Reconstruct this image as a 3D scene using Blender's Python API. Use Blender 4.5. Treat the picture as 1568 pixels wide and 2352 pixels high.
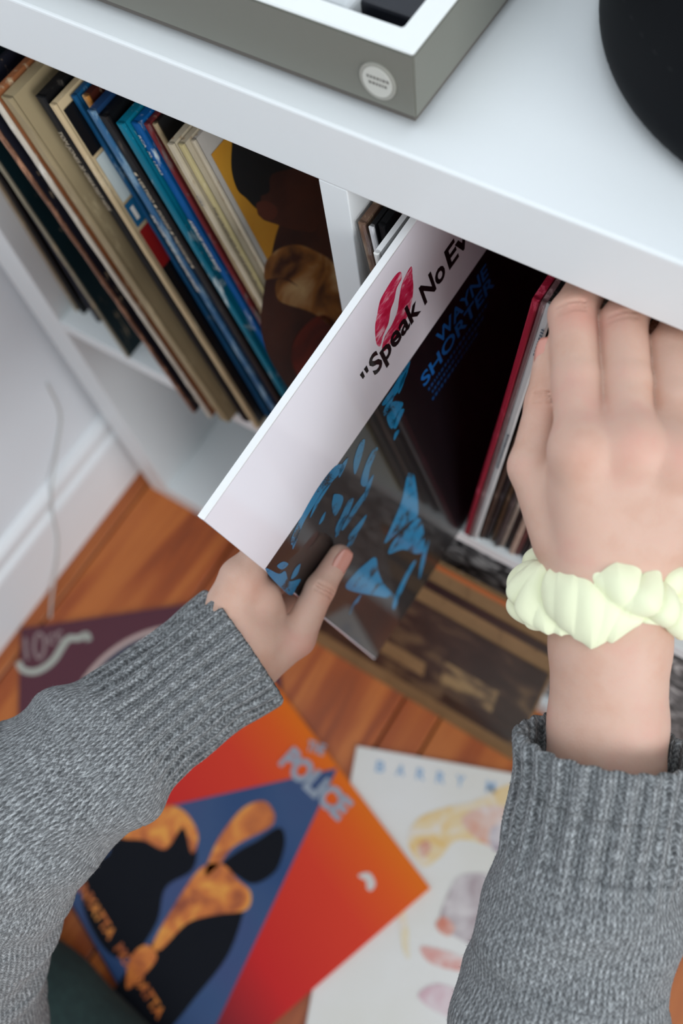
import bpy, bmesh, math, random
import numpy as np
from mathutils import Vector, Matrix

for o in list(bpy.data.objects): bpy.data.objects.remove(o, do_unlink=True)
SC = bpy.context.scene
COL = SC.collection
random.seed(7); RNG = np.random.default_rng(7)

# ------------------------------------------------------------------ camera
# Working unit: centimetres. Origin: underside of the shelving unit's top board at its front edge,
# right where the first divider starts; x right, y into the shelf, z up. The floor is at z = -72.4.
FLOOR = -72.4
CAM = np.array([21.32717611, -24.42314755, 33.18940375])
FPX = 2144.438
ROT = np.array([[0.83668698, 0.53672848, -0.10898362],      # image right
                [0.45513706, -0.79208844, -0.40675074],     # image down
                [-0.30463937, 0.29072056, -0.90701511]])    # view direction
def m_(P): return Vector((P[0] * .01, P[1] * .01, (P[2] - FLOOR) * .01))
cd = bpy.data.cameras.new('camera'); co = bpy.data.objects.new('camera', cd); COL.objects.link(co)
cd.sensor_fit = 'VERTICAL'; cd.sensor_height = 36; cd.sensor_width = 24; cd.lens = FPX / 2352 * 36
cd.clip_start = .01
r, d, f = ROT
co.matrix_world = Matrix(((r[0], -d[0], -f[0], 0), (r[1], -d[1], -f[1], 0), (r[2], -d[2], -f[2], 0), (0, 0, 0, 1)))
co.location = m_(CAM)
cd.dof.use_dof = True; cd.dof.focus_distance = .455; cd.dof.aperture_fstop = 4.6; cd.dof.aperture_blades = 9
SC.camera = co

# ------------------------------------------------------------------ light
w = bpy.data.worlds.new('world'); SC.world = w; w.use_nodes = True
bg = w.node_tree.nodes['Background']; bg.inputs[0].default_value = (.82, .93, 1.0, 1); bg.inputs[1].default_value = .5
def area(name, loc, target, sx, sy, power, col):
    l = bpy.data.lights.new(name, 'AREA'); l.shape = 'RECTANGLE'; l.size = sx; l.size_y = sy; l.energy = power; l.color = col
    o = bpy.data.objects.new(name, l); COL.objects.link(o); o.location = loc
    o.rotation_euler = (Vector(target) - Vector(loc)).to_track_quat('-Z', 'Y').to_euler(); return o
area('window_daylight', (2.75, -.85, 1.4), (-.35, -.2, .45), 1.5, 1.5, 62, (.95, .98, 1.0))
area('overhead_fill', (.2, -.7, 2.6), (.1, -.3, 0), 3.0, 3.0, 37, (.88, .95, 1.0))  # unseen overhead fill, added to brighten the shelf top and floor
vs = SC.view_settings
vs.view_transform = 'Standard'; vs.look = 'None'; vs.gamma = 1; vs.use_curve_mapping = False; vs.exposure = -0.12

# ------------------------------------------------------------------ pixel -> position helpers
def ray(x, y): return np.array([(x - 784) / FPX, (y - 1176) / FPX, 1.]) @ ROT
def at(x, y, dep): return CAM + ray(x, y) * dep
def on_plane(x, y, P0, n):
    dd = ray(x, y); return CAM + dd * (((np.asarray(P0) - CAM) @ n) / (dd @ n))
def unit(v): v = np.asarray(v, float); return v / np.linalg.norm(v)

# ------------------------------------------------------------------ object helpers
def tag(o, label, cat, group=None):
    o['label'] = label; o['category'] = cat
    if group: o['group'] = group
    return o
def struct(o): o['kind'] = 'structure'; return o
def empty(name, P, label=None, cat=None, group=None):
    o = bpy.data.objects.new(name, None); COL.objects.link(o); o.location = m_(P); o.empty_display_size = .02
    if label: tag(o, label, cat, group)
    return o
def wloc(o):
    v = Vector(o.location)
    while o.parent: o = o.parent; v += o.location
    return v
def obj(name, V, F, mat, parent=None, smooth=False, base=None):
    """mesh from vertices in cm; local origin = the parent's base (or `base` for a top-level thing)"""
    V = np.asarray(V, float)
    org = wloc(parent) if parent else (m_(base) if base is not None else m_([(V[:, 0].min() + V[:, 0].max()) / 2, (V[:, 1].min() + V[:, 1].max()) / 2, V[:, 2].min()]))
    W = V * .01; W[:, 2] -= FLOOR * .01; W -= np.array(org)
    me = bpy.data.meshes.new(name); me.from_pydata(W.tolist(), [], [list(map(int, q)) for q in F]); me.update()
    if mat is not None: me.materials.append(mat)
    if smooth: me.polygons.foreach_set('use_smooth', [True] * len(me.polygons))
    o = bpy.data.objects.new(name, me); COL.objects.link(o)
    if parent: o.parent = parent
    else: o.location = org
    return o
def bm_out(bm):
    bm.verts.index_update(); V = [tuple(v.co) for v in bm.verts]; F = [[v.index for v in q.verts] for q in bm.faces]; bm.free(); return V, F
def rbox(lo, hi, bev=.1, seg=2):
    bm = bmesh.new(); bmesh.ops.create_cube(bm, size=1)
    lo = np.array(lo, float); hi = np.array(hi, float)
    for v in bm.verts: v.co = Vector((lo + hi) / 2 + np.array(v.co) * (hi - lo))
    if bev: bmesh.ops.bevel(bm, geom=bm.edges[:], offset=bev, segments=seg, affect='EDGES', profile=.5)
    return bm_out(bm)
def box(name, lo, hi, mat, parent=None, bev=.1, seg=2): return obj(name, *rbox(lo, hi, bev, seg), mat, parent)
def slab_vf(O, u, e, n, w, h, th, seg=14, wob=0., bev=.06, seed=0):
    """sheet of card: O = corner, u/e = edge directions, n = thickness direction; slightly wavy, soft edges"""
    rg = np.random.default_rng(seed)
    nu = 4; V = []; F = []
    us = [0, bev, w / 2, w - bev, w]; es = list(np.linspace(0, h, seg + 1))
    ph = rg.uniform(0, 6.3, 3)
    def wv(t): return wob * (math.sin(t / h * 3.1 + ph[0]) + .6 * math.sin(t / h * 8 + ph[1]))
    for side in (0, 1):
        for t in es:
            for i, s in enumerate(us):
                hh = th * side
                if i in (0, 4): hh = th * (.5 + (side - .5) * .55)
                V.append(O + u * (s + (wob * .6 * math.sin(t * 1.3 + ph[2]) if i == 0 else 0)) + e * t + n * (hh + wv(t)))
    m = len(us); N = m * len(es)
    for side in (0, 1):
        for j in range(seg):
            for i in range(m - 1):
                a = side * N + j * m + i; q = [a, a + 1, a + m + 1, a + m]
                F.append(q if side else q[::-1])
    for j in range(seg):
        a = j * m; F.append([a, a + m, a + m + N, a + N]); a += m - 1; F.append([a, a + N, a + m + N, a + m])
    for i in range(m - 1):
        F.append([i, i + N, i + 1 + N, i + 1]); a = seg * m + i; F.append([a, a + 1, a + 1 + N, a + N])
    return V, F
def smooth_loop(P, k=5):
    P = np.asarray(P, float); n = len(P); out = []
    for i in range(n):
        a, b, c, dd = P[i - 1], P[i], P[(i + 1) % n], P[(i + 2) % n]
        for t in np.linspace(0, 1, k, endpoint=False):
            out.append(.5 * ((2 * b) + (c - a) * t + (2 * a - 5 * b + 4 * c - dd) * t * t + (3 * b - a - 3 * c + dd) * t ** 3))
    return np.array(out)
def print_poly(name, pts, fn, mat, parent, smooth=True, k=5):
    """flat printed shape: pts -> fn(x, y) gives a position on the surface"""
    P = smooth_loop(pts, k) if smooth else np.asarray(pts, float)
    V = [fn(*q) for q in P]
    return obj(name, V, [list(range(len(V)))], mat, parent)
def text_vf(s, bold=0., shear=0., extr=0.):
    c = bpy.data.curves.new('t', 'FONT'); c.body = s; c.offset = bold; c.shear = shear; c.resolution_u = 3; c.fill_mode = 'FRONT'
    o = bpy.data.objects.new('t', c); COL.objects.link(o)
    bpy.context.view_layer.update()
    me = bpy.data.meshes.new_from_object(o.evaluated_get(bpy.context.evaluated_depsgraph_get()))
    V = np.array([v.co[:] for v in me.vertices]); F = [list(p.vertices) for p in me.polygons]
    bpy.data.objects.remove(o); bpy.data.curves.remove(c); bpy.data.meshes.remove(me)
    V = V[:, :2].copy(); V[:, 0] -= V[:, 0].min(); return V, F
CAPH = text_vf('E')[0][:, 1].max()
def lettering(s, O, ex, ey, width, height, mat, parent, bold=.01, shear=0., name='lettering'):
    V, F = text_vf(s, bold, shear); mx = V[:, 0].max()
    P = [O + ex * (p[0] / mx * width) + ey * (p[1] / CAPH * height) for p in V]
    return obj(name, P, F, mat, parent)

# ------------------------------------------------------------------ materials
def srgb(r, g, b):
    def c(v): v /= 255.; return v / 12.92 if v <= .04045 else ((v + .055) / 1.055) ** 2.4
    return (c(r), c(g), c(b), 1)
class NT:
    def __init__(s, name):
        s.m = bpy.data.materials.new(name); s.m.use_nodes = True; s.t = s.m.node_tree; s.b = s.t.nodes['Principled BSDF']
    def n(s, typ, **kw):
        x = s.t.nodes.new(typ)
        for k, v in kw.items():
            if k.startswith('i_'):
                key = k[2:]; key = int(key) if key.isdigit() else key.replace('_', ' ')
                x.inputs[key].default_value = v
            else: setattr(x, k, v)
        return x
    def l(s, a, b): s.t.links.new(a, b)
    def ramp(s, fac, stops):
        x = s.n('ShaderNodeValToRGB'); cr = x.color_ramp
        while len(cr.elements) < len(stops): cr.elements.new(.5)
        for el, (p, c) in zip(cr.elements, stops): el.position = p; el.color = c
        s.l(fac, x.inputs[0]); return x
    def math(s, op, a, b=None):
        x = s.n('ShaderNodeMath', operation=op)
        for i, v in enumerate((a, b)):
            if v is None: continue
            if isinstance(v, (int, float)): x.inputs[i].default_value = v
            else: s.l(v, x.inputs[i])
        return x.outputs[0]
    def bump(s, h, strength, dist):
        x = s.n('ShaderNodeBump'); x.inputs['Strength'].default_value = strength; x.inputs['Distance'].default_value = dist
        s.l(h, x.inputs['Height']); s.l(x.outputs[0], s.b.inputs['Normal'])
def plain(name, col, rough=.5, spec=.5, coat=0., grain=0., gscale=300., coat_rough=.03):
    t = NT(name); t.b.inputs['Base Color'].default_value = col; t.b.inputs['Roughness'].default_value = rough
    t.b.inputs['Specular IOR Level'].default_value = spec; t.b.inputs['Coat Weight'].default_value = coat; t.b.inputs['Coat Roughness'].default_value = coat_rough
    if grain:
        tc = t.n('ShaderNodeTexCoord'); nz = t.n('ShaderNodeTexNoise', i_Scale=gscale, i_Detail=3.)
        t.l(tc.outputs['Object'], nz.inputs['Vector']); t.bump(nz.outputs['Fac'], grain, .0006)
    return t.m
def worn(name, col, wear=(.6, .5, .38, 1), amount=.35, scale=40., rough=.5, dirt=.25, stretch=(1, 1, .25), coat=0.):
    """printed card with rubbed-off patches and grime"""
    t = NT(name); tc = t.n('ShaderNodeTexCoord'); mp = t.n('ShaderNodeMapping'); mp.inputs['Scale'].default_value = stretch
    t.l(tc.outputs['Object'], mp.inputs[0])
    a = t.n('ShaderNodeTexNoise', i_Scale=scale * 3, i_Detail=6., i_Roughness=.7); t.l(mp.outputs[0], a.inputs[0])
    ra = t.ramp(a.outputs['Fac'], [(.62 - amount * .25, (0, 0, 0, 1)), (.72 - amount * .2, (1, 1, 1, 1))])
    b = t.n('ShaderNodeTexNoise', i_Scale=scale * .6, i_Detail=4.); t.l(tc.outputs['Object'], b.inputs[0])
    rb = t.ramp(b.outputs['Fac'], [(.3, tuple(v * (1 - dirt) for v in col[:3]) + (1,)), (.7, col)])
    mx = t.n('ShaderNodeMixRGB'); t.l(ra.outputs[0], mx.inputs[0]); t.l(rb.outputs[0], mx.inputs[1]); mx.inputs[2].default_value = wear
    t.l(mx.outputs[0], t.b.inputs['Base Color']); t.b.inputs['Roughness'].default_value = rough; t.b.inputs['Specular IOR Level'].default_value = .22; t.b.inputs['Coat Weight'].default_value = coat
    t.bump(a.outputs['Fac'], .25, .0005); return t.m
M = {}
M['white_laminate'] = plain('white_laminate', srgb(232, 235, 236), .38, .4, grain=.03, gscale=900)
M['wall_paint'] = plain('wall_paint', srgb(236, 239, 243), .7, .3, grain=.12, gscale=160)
M['gloss_paint'] = plain('gloss_paint', srgb(238, 239, 241), .32, .5)
M['black_ink'] = plain('black_ink', srgb(10, 11, 14), .35)
M['white_ink'] = plain('white_ink', srgb(225, 222, 214), .5)
M['cream_ink'] = plain('cream_ink', srgb(205, 190, 165), .6)
M['grey_ink'] = plain('grey_ink', srgb(90, 100, 110), .6)

def skin_material():
    t = NT('skin'); tc = t.n('ShaderNodeTexCoord')
    a = t.n('ShaderNodeTexNoise', i_Scale=38., i_Detail=5., i_Roughness=.6); t.l(tc.outputs['Object'], a.inputs[0])
    ra = t.ramp(a.outputs['Fac'], [(.3, srgb(198, 156, 136)), (.52, srgb(204, 167, 149)), (.72, srgb(205, 159, 143))])
    at_ = t.n('ShaderNodeAttribute', attribute_name='flush')
    mx = t.n('ShaderNodeMixRGB'); t.l(at_.outputs['Fac'], mx.inputs[0]); t.l(ra.outputs[0], mx.inputs[1]); mx.inputs[2].default_value = srgb(208, 128, 108)
    t.l(mx.outputs[0], t.b.inputs['Base Color'])
    t.b.inputs['Roughness'].default_value = .52; t.b.inputs['Specular IOR Level'].default_value = .35
    t.b.inputs['Subsurface Weight'].default_value = .25; t.b.inputs['Subsurface Radius'].default_value = (1, .35, .2); t.b.inputs['Subsurface Scale'].default_value = .004
    v = t.n('ShaderNodeTexVoronoi', i_Scale=900.); t.l(tc.outputs['Object'], v.inputs['Vector'])
    nz = t.n('ShaderNodeTexNoise', i_Scale=260., i_Detail=4.); t.l(tc.outputs['Object'], nz.inputs[0])
    t.bump(t.math('ADD', t.math('MULTIPLY', v.outputs['Distance'], .5), nz.outputs['Fac']), .14, .0006); return t.m
M['skin'] = skin_material()
M['nail'] = plain('nail', srgb(206, 142, 126), .2, .5, coat=.3)
M['nail_tip'] = plain('nail_tip', srgb(236, 214, 196), .25, .5)

def knit_material():
    t = NT('grey_knit'); uv = t.n('ShaderNodeUVMap', uv_map='uv'); sp = t.n('ShaderNodeSeparateXYZ'); t.l(uv.outputs[0], sp.inputs[0])
    U, Vv = sp.outputs[0], sp.outputs[1]                                   # centimetres around / along the sleeve
    ns = t.n('ShaderNodeTexNoise', i_Scale=2.2, i_Detail=3.); t.l(uv.outputs[0], ns.inputs[0])
    Uw = t.math('ADD', U, t.math('MULTIPLY', t.math('SUBTRACT', ns.outputs['Fac'], .5), .10))
    cf = t.math('SUBTRACT', t.math('FRACT', t.math('MULTIPLY', Uw, 3.1)), .5)
    ab = t.math('ABSOLUTE', cf)
    row = t.math('ADD', t.math('MULTIPLY', Vv, 4.2), t.math('MULTIPLY', ab, 1.5))
    h = t.math('ADD', t.math('MULTIPLY', t.math('SINE', t.math('MULTIPLY', row, 6.2832)), .5), t.math('MULTIPLY', t.math('COSINE', t.math('MULTIPLY', cf, 6.2832)), .55))
    mp = t.n('ShaderNodeMapping'); mp.inputs['Scale'].default_value = (3.4, 1.5, 1); t.l(uv.outputs[0], mp.inputs[0])
    n1 = t.n('ShaderNodeTexNoise', i_Scale=1.7, i_Detail=7., i_Roughness=.75); t.l(mp.outputs[0], n1.inputs[0])
    n2 = t.n('ShaderNodeTexNoise', i_Scale=14., i_Detail=4., i_Roughness=.8); t.l(mp.outputs[0], n2.inputs[0])
    mixv = t.math('ADD', t.math('MULTIPLY', n1.outputs['Fac'], .62), t.math('ADD', t.math('MULTIPLY', n2.outputs['Fac'], .30), t.math('MULTIPLY', h, .055)))
    rc = t.ramp(mixv, [(.32, srgb(50, 51, 54)), (.44, srgb(116, 118, 120)), (.52, srgb(178, 181, 183)), (.61, srgb(228, 231, 233))])
    t.l(rc.outputs[0], t.b.inputs['Base Color']); t.b.inputs['Roughness'].default_value = .95; t.b.inputs['Specular IOR Level'].default_value = .1
    t.b.inputs['Sheen Weight'].default_value = .25; t.b.inputs['Sheen Roughness'].default_value = .5
    t.bump(t.math('ADD', h, t.math('MULTIPLY', n2.outputs['Fac'], 1.6)), .75, .0009); return t.m
M['knit'] = knit_material()
M['fuzz'] = plain('fuzz', srgb(120, 121, 122), .9, .1)

def wood_material(name, seed, tone):
    t = NT(name); tc = t.n('ShaderNodeTexCoord'); mp = t.n('ShaderNodeMapping'); mp.inputs['Scale'].default_value = (14, 1.3, 14); mp.inputs['Location'].default_value = (seed * 3.7, seed * 1.9, 0)
    t.l(tc.outputs['Object'], mp.inputs[0])
    a = t.n('ShaderNodeTexNoise', i_Scale=1.6, i_Detail=6., i_Roughness=.6, i_Distortion=.6); t.l(mp.outputs[0], a.inputs[0])
    k = tone
    ra = t.ramp(a.outputs['Fac'], [(.28, srgb(122 * k, 50 * k, 14 * k)), (.45, srgb(176 * k, 82 * k, 24 * k)), (.6, srgb(208 * k, 116 * k, 46 * k)), (.75, srgb(184 * k, 90 * k, 28 * k))])
    b = t.n('ShaderNodeTexVoronoi', i_Scale=5.5); mp2 = t.n('ShaderNodeMapping'); mp2.inputs['Scale'].default_value = (1.7, .8, 1); mp2.inputs['Location'].default_value = (seed, seed * 2.3, 0); t.l(tc.outputs['Object'], mp2.inputs[0]); t.l(mp2.outputs[0], b.inputs['Vector'])
    rb = t.ramp(b.outputs['Distance'], [(.02, srgb(60, 24, 8)), (.08, (1, 1, 1, 1))])
    mx = t.n('ShaderNodeMixRGB', blend_type='MULTIPLY'); mx.inputs[0].default_value = .85; t.l(ra.outputs[0], mx.inputs[1]); t.l(rb.outputs[0], mx.inputs[2])
    t.l(mx.outputs[0], t.b.inputs['Base Color']); t.b.inputs['Roughness'].default_value = .42; t.b.inputs['Coat Weight'].default_value = .15; t.b.inputs['Coat Roughness'].default_value = .3
    t.bump(a.outputs['Fac'], .15, .002); return t.m

# ================================================================== THE ROOM
XW = -41.6
struct(box('wall_left', (XW - 12, -190, FLOOR), (XW, 52, 175), M['wall_paint'], bev=0))
struct(box('wall_back', (XW, 42, FLOOR), (190, 54, 175), M['wall_paint'], bev=0))
# skirting board with a moulded top, running to the corner behind the shelf
prof = [(0, 0), (1.3, 0), (1.3, 9.2), (1.15, 9.6), (.75, 10.0), (.75, 11.0), (1.0, 11.4), (.95, 12.0), (.5, 12.7), (0, 12.9)]
V = [(XW + a, y, FLOOR + b) for y in (-190, 42) for a, b in prof]; n = len(prof)
F = [[i, (i + 1) % n, n + (i + 1) % n, n + i] for i in range(n)] + [list(range(n))[::-1], list(range(n, 2 * n))]
struct(obj('baseboard_left', V, F, M['gloss_paint']))
V = [(x, 42 - a, FLOOR + b) for x in (XW + 1.3, 190) for a, b in prof]
F = [[i, n + i, n + (i + 1) % n, (i + 1) % n] for i in range(n)] + [list(range(n)), list(range(n, 2 * n))[::-1]]
struct(obj('baseboard_back', V, F, M['gloss_paint']))
# pine floor: sub-floor plus one object per plank
fl = struct(box('floor', (XW, -190, FLOOR - 4), (190, 42, FLOOR - 1.9), plain('subfloor', srgb(38, 22, 14), .9), bev=0))
edges = [XW, -38.2, -23.7, -9.5, 4.6, 9.2, 23.4, 37.6, 51.8, 66, 80.2, 94.4, 108.6, 122.8, 137, 151.2, 165.4, 179.6, 190]
for i in range(len(edges) - 1):
    a, b = edges[i] + .14, edges[i + 1] - .14
    cut = [-190, random.uniform(-150, -75), 42] if i not in (1, 2, 3, 4, 5) else [-190, -95 - 6 * i, 42]
    mt = wood_material('pine_plank', i + 1.3, random.uniform(.86, .97))
    for j in range(2): box('plank', (a, cut[j] + .1, FLOOR - 1.9), (b, cut[j + 1] - .1, FLOOR), mt, fl, bev=.12, seg=1)

# thin pale cord that hangs down the wall over the skirting
def tube_vf(P, r, sides=8):
    P = np.asarray(P, float); V = []; F = []
    up = np.array([0, 0, 1.]); 
    for i, p in enumerate(P):
        tg = unit(P[min(i + 1, len(P) - 1)] - P[max(i - 1, 0)]); a = np.cross(tg, up)
        a = unit(a) if np.linalg.norm(a) > .05 else np.array([1., 0, 0]); b = np.cross(tg, a)
        rr = r[i] if hasattr(r, '__len__') else r
        for k in range(sides):
            q = 2 * math.pi * k / sides; V.append(p + rr * (math.cos(q) * a + math.sin(q) * b))
    for i in range(len(P) - 1):
        for k in range(sides):
            F.append([i * sides + k, i * sides + (k + 1) % sides, (i + 1) * sides + (k + 1) % sides, (i + 1) * sides + k])
    F.append(list(range(sides))[::-1]); F.append([(len(P) - 1) * sides + k for k in range(sides)]); return V, F
def spline(P, k=8):
    P = [np.asarray(p, float) for p in P]; P = [2 * P[0] - P[1]] + P + [2 * P[-1] - P[-2]]; out = []
    for i in range(1, len(P) - 2):
        a, b, c, dd = P[i - 1:i + 3]
        for t in np.linspace(0, 1, k, endpoint=False):
            out.append(.5 * ((2 * b) + (c - a) * t + (2 * a - 5 * b + 4 * c - dd) * t * t + (3 * b - a - 3 * c + dd) * t ** 3))
    out.append(P[-2]); return np.array(out)
CP = spline([(XW + .25, -1.5, -48), (XW + .2, -2.4, -53.1), (XW + .3, -5.2, -56.5), (XW + 1.1, -8.8, -59.3), (XW + 1.45, -11, -62.5), (XW + 1.5, -12.6, -66.4), (XW + 1.7, -15.5, -70.2), (XW + 2.6, -18.6, FLOOR + .3), (XW + 4.0, -20.6, FLOOR + .15)])
tag(obj('cord', *tube_vf(CP, .13), plain('cord_plastic', srgb(196, 194, 190), .35), smooth=True), 'thin pale cord hanging down the white wall over the skirting board', 'cord')

# ================================================================== SHELVING UNIT (4 x 2 cells)
CELL, TH, OUT, DEP = 33.5, 1.6, 3.8, 39.0
X0 = -CELL - OUT; NC = 4; X1 = X0 + 2 * OUT + NC * CELL + (NC - 1) * TH
su = empty('shelving_unit', ((X0 + X1) / 2, DEP / 2, FLOOR), 'white cube shelving unit of square cells standing against the wall', 'shelf')
L = M['white_laminate']
box('top_board', (X0, 0, 0), (X1, DEP, OUT), L, su, .16, 3)
box('bottom_board', (X0, 0, FLOOR), (X1, DEP, FLOOR + OUT), L, su, .12, 2)
for a in (X0, X1 - OUT): box('side_panel', (a, 0, FLOOR + OUT), (a + OUT, DEP, 0), L, su, .1, 2)
ZM = -CELL
for c in range(NC):
    xa = X0 + OUT + c * (CELL + TH)
    if c: box('divider', (xa - TH, .05, FLOOR + OUT), (xa, DEP, 0), L, su, .06, 2)
    box('shelf_board', (xa, .05, ZM - TH), (xa + CELL, DEP, ZM), L, su, .06, 2)

# ================================================================== RECORDS
S = 31.4
UY = np.array([0, 1., 0])
def album(label, O, u, e, n, th, cover, spine, group=None, seed=0, wob=.03, w=S, h=S, name='record_sleeve', spine_mat=True):
    base = O + e * h
    t = empty(name, base, label, 'record sleeve', group)
    V, F = slab_vf(O + u * .12, u, e, n, w - .12, h, th, 14, wob, .05, seed)
    obj('cover', V, F, cover, t)
    V, F = slab_vf(O, u, e, n, .3, h, th, 14, wob, .06, seed)
    obj('spine', V, F, spine, t)
    return t
def cell_record(label, tx, bx, y0, th, cover, spine, **kw):
    h = math.sqrt(S * S - (bx - tx) ** 2); e = np.array([bx - tx, 0, -h]) / S
    n = np.array([-e[2], 0, e[0]]); O = np.array([tx, y0, ZM + h]) 
    if n[2] < 0: O = O + np.array([0, 0, -n[2] * th])
    t = album(label, O, UY, e, n, th, cover, spine, **kw)
    return dict(t=t, O=O, u=UY, e=e, n=n, th=th)
def spine_text(R, s, start, length, mat, hfrac=.62, off=.19, bold=.012):
    """lettering that reads down the spine"""
    O = R['O'] + R['e'] * start + R['n'] * (R['th'] * off) - R['u'] * .085
    lettering(s, O, R['e'], R['n'], length, R['th'] * hfrac, mat, R['t'], bold)
def face_fn(R, lift=.025):
    P0 = R['O'] + R['n'] * (R['th'] + lift + .035)
    return lambda x, y: on_plane(x, y, P0, R['n'])
def face_rect(R, s0, s1, t0, t1, mat, lift=.09, name='printed_panel', rnd=0):
    P0 = R['O'] + R['n'] * (R['th'] + lift)
    obj(name, [P0 + R['u'] * s + R['e'] * t for s, t in ((s0, t0), (s1, t0), (s1, t1), (s0, t1))], [[0, 1, 2, 3]], mat, R['t'])

blackc = worn('black_card', srgb(12, 13, 16), srgb(90, 84, 78), .05, 40, .42)
GL = 'records leaning in the left cell'
W = lambda nm, c, wear=(200, 178, 145), am=.3, **k: worn(nm, srgb(*c), srgb(*wear), am, **k)
teal_dark = W('teal_card', (14, 40, 46), am=.02); navy = W('navy_card', (22, 24, 36), am=.05)
cell_record('thin tan-edged record sleeve pressed against the shelf side panel', -33.32, -33.0, 1.7, .3, blackc, W('tan_edge', (176, 156, 128), am=.4), group=GL, seed=1)
cell_record('black record sleeve beside the thin tan-edged one at the shelf side panel', -32.8, -32.3, 1.75, .45, blackc, W('black_edge', (26, 24, 26), (110, 80, 60), .15), group=GL, seed=2)
cell_record('navy record sleeve with scuffed brown spine near the shelf side panel', -31.8, -30.4, 1.7, .35, navy, W('navy_edge', (30, 34, 52), (140, 90, 60), .3), group=GL, seed=3)
R4 = cell_record('dark teal record sleeve with a thin cream spine, leaning', -29.2, -25.6, 0.0, .32, teal_dark, W('cream_edge', (168, 160, 138), am=.3), group=GL, seed=4)
cell_record('black record sleeve with a torn copper-brown spine', -23.4, -17.2, -1.6, .42, navy, W('copper_edge', (120, 84, 66), (190, 140, 110), .55), group=GL, seed=5, wob=.05)
cell_record('record sleeve with white spine and brown paper back', -21.95, -15.7, -1.3, .5, W('brownback', (150, 92, 56), am=.2), W('white_edge', (214, 204, 188), (240, 235, 225), .4), group=GL, seed=6, wob=.05)
kraft = W('kraft_card', (168, 150, 116), (196, 178, 142), .35, scale=14)
RB = cell_record('thick crumpled beige paper record sleeve', -21.2, -14.6, -1.0, .95, kraft, kraft, group=GL, seed=7, wob=.09)
R7 = cell_record('black record sleeve with a serif title down its spine', -19.45, -12.95, -.1, .8, blackc, W('black_spine', (17, 20, 24), (90, 80, 66), .05), group=GL, seed=8)
spine_text(R7, 'TOM JONES 20 GREATEST HITS', 2.2, 6.0, M['cream_ink'], .46, .3, .008)
cream = W('cream_card', (214, 190, 150), (228, 210, 176), .3)
R8 = cell_record('cream record sleeve with black, blue and red printed patches', -18.3, -11.6, -.2, .5, cream, cream, group=GL, seed=9)
face_rect(R8, .3, 6, .5, 3.7, M['black_ink']); face_rect(R8, .4, 6, 3.95, 7.3, plain('print_pale', srgb(196, 206, 204), .5))
face_rect(R8, .35, 6, 7.5, 9.3, plain('print_blue', srgb(18, 92, 132), .45)); face_rect(R8, .6, .9, 7.9, 8.9, M['white_ink'], .11)
face_rect(R8, .3, 6, 9.6, 12.9, plain('print_red', srgb(150, 18, 18), .45)); face_rect(R8, .3, 6, 12.9, 31, M['black_ink'])
blue = W('blue_card', (16, 84, 128), (150, 170, 176), .15)
cell_record('narrow deep blue record spine beside the patched cream sleeve', -17.65, -10.85, .9, .38, blue, blue, group=GL, seed=10)
def split_mat(name, c0, c1):
    return W(name, c0, c1, .5, scale=20)
R10 = cell_record('brown record sleeve with an orange-cream spine', -17.1, -10.1, 1.2, .5, W('brown_card', (74, 30, 18), am=.05), split_mat('orange_edge', (196, 132, 62), (224, 190, 140)), group=GL, seed=11)
R11 = cell_record('pale blue record sleeve with white lettering on a scuffed spine', -16.2, -8.8, .5, .62, W('paleblue_card', (26, 62, 104), am=.05), W('paleblue_edge', (58, 108, 150), (150, 180, 198), .55, scale=30), group=GL, seed=12)
spine_text(R11, 'AND I LOVE YOU SO: MIKE SAMMES SINGERS', 7.4, 6.8, M['white_ink'], .5, .25, .014)
R12 = cell_record('black record sleeve with squares between the words on its spine', -15.45, -7.7, .6, .85, blackc, W('black_spine2', (16, 16, 18), (80, 70, 60), .04), group=GL, seed=13)
for tx_, a_, l_ in (('VERTIGO', 4.2, 1.85), ('STATUS QUO', 6.62, 1.6), ('TWELVE GOLD BARS', 8.75, 2.4)): spine_text(R12, tx_, a_, l_, M['cream_ink'], .36, .2, .012)
for q in (3.8, 6.22, 8.38, 11.28):
    P0 = R12['O'] - UY * .085 + R12['n'] * R12['th'] * .24
    obj('spine_square', [P0 + R12['e'] * (q + a) + R12['n'] * b for a, b in ((0, 0), (.24, 0), (.24, .22), (0, .22))], [[0, 1, 2, 3]], M['cream_ink'], R12['t'])
teal = W('turquoise_card', (0, 116, 142), (206, 220, 220), .30, scale=34)
R13 = cell_record('turquoise record sleeve with cracked white wear along its spine', -14.2, -6.3, .6, .62, teal, teal, group=GL, seed=14, wob=.04)
rca = W('cobalt_card', (4, 92, 160), (190, 205, 210), .10)
R14 = cell_record('cobalt blue record sleeve with bold white band name on spine', -13.42, -5.5, 1.0, .62, rca, rca, group=GL, seed=15, wob=.04)
spine_text(R14, 'RCA  XL 13063', .7, 2.7, M['white_ink'], .32, .2, .0); spine_text(R14, 'AVERAGE WHITE BAND', 6.8, 4.3, M['white_ink'], .5, .2, .02)
cell_record('dull red record sleeve in cloudy plastic beside a cobalt blue one', -12.75, -4.8, 1.25, .34, W('red_card', (110, 40, 40), am=.1), W('red_edge', (128, 46, 50), (120, 110, 108), .5), group=GL, seed=16)
R16 = cell_record('black record sleeve with a thin cream outline', -12.35, -4.3, 1.5, .3, plain('deep_black', srgb(9, 9, 11), .5), W('cream_edge2', (180, 160, 126), (120, 96, 70), .4), group=GL, seed=17)
face_rect(R16, .3, 4.5, 6.1, 6.35, M['cream_ink'])
cbs = W('ivory_card', (206, 192, 166), (150, 118, 84), .25)
R17 = cell_record('worn ivory record sleeve with frayed corner and small spine print', -10.75, -2.55, .7, .48, cbs, cbs, group=GL, seed=18, wob=.05)
spine_text(R17, 'CBS', 3.4, .75, M['grey_ink'], .5, .25, -.002)
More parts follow.
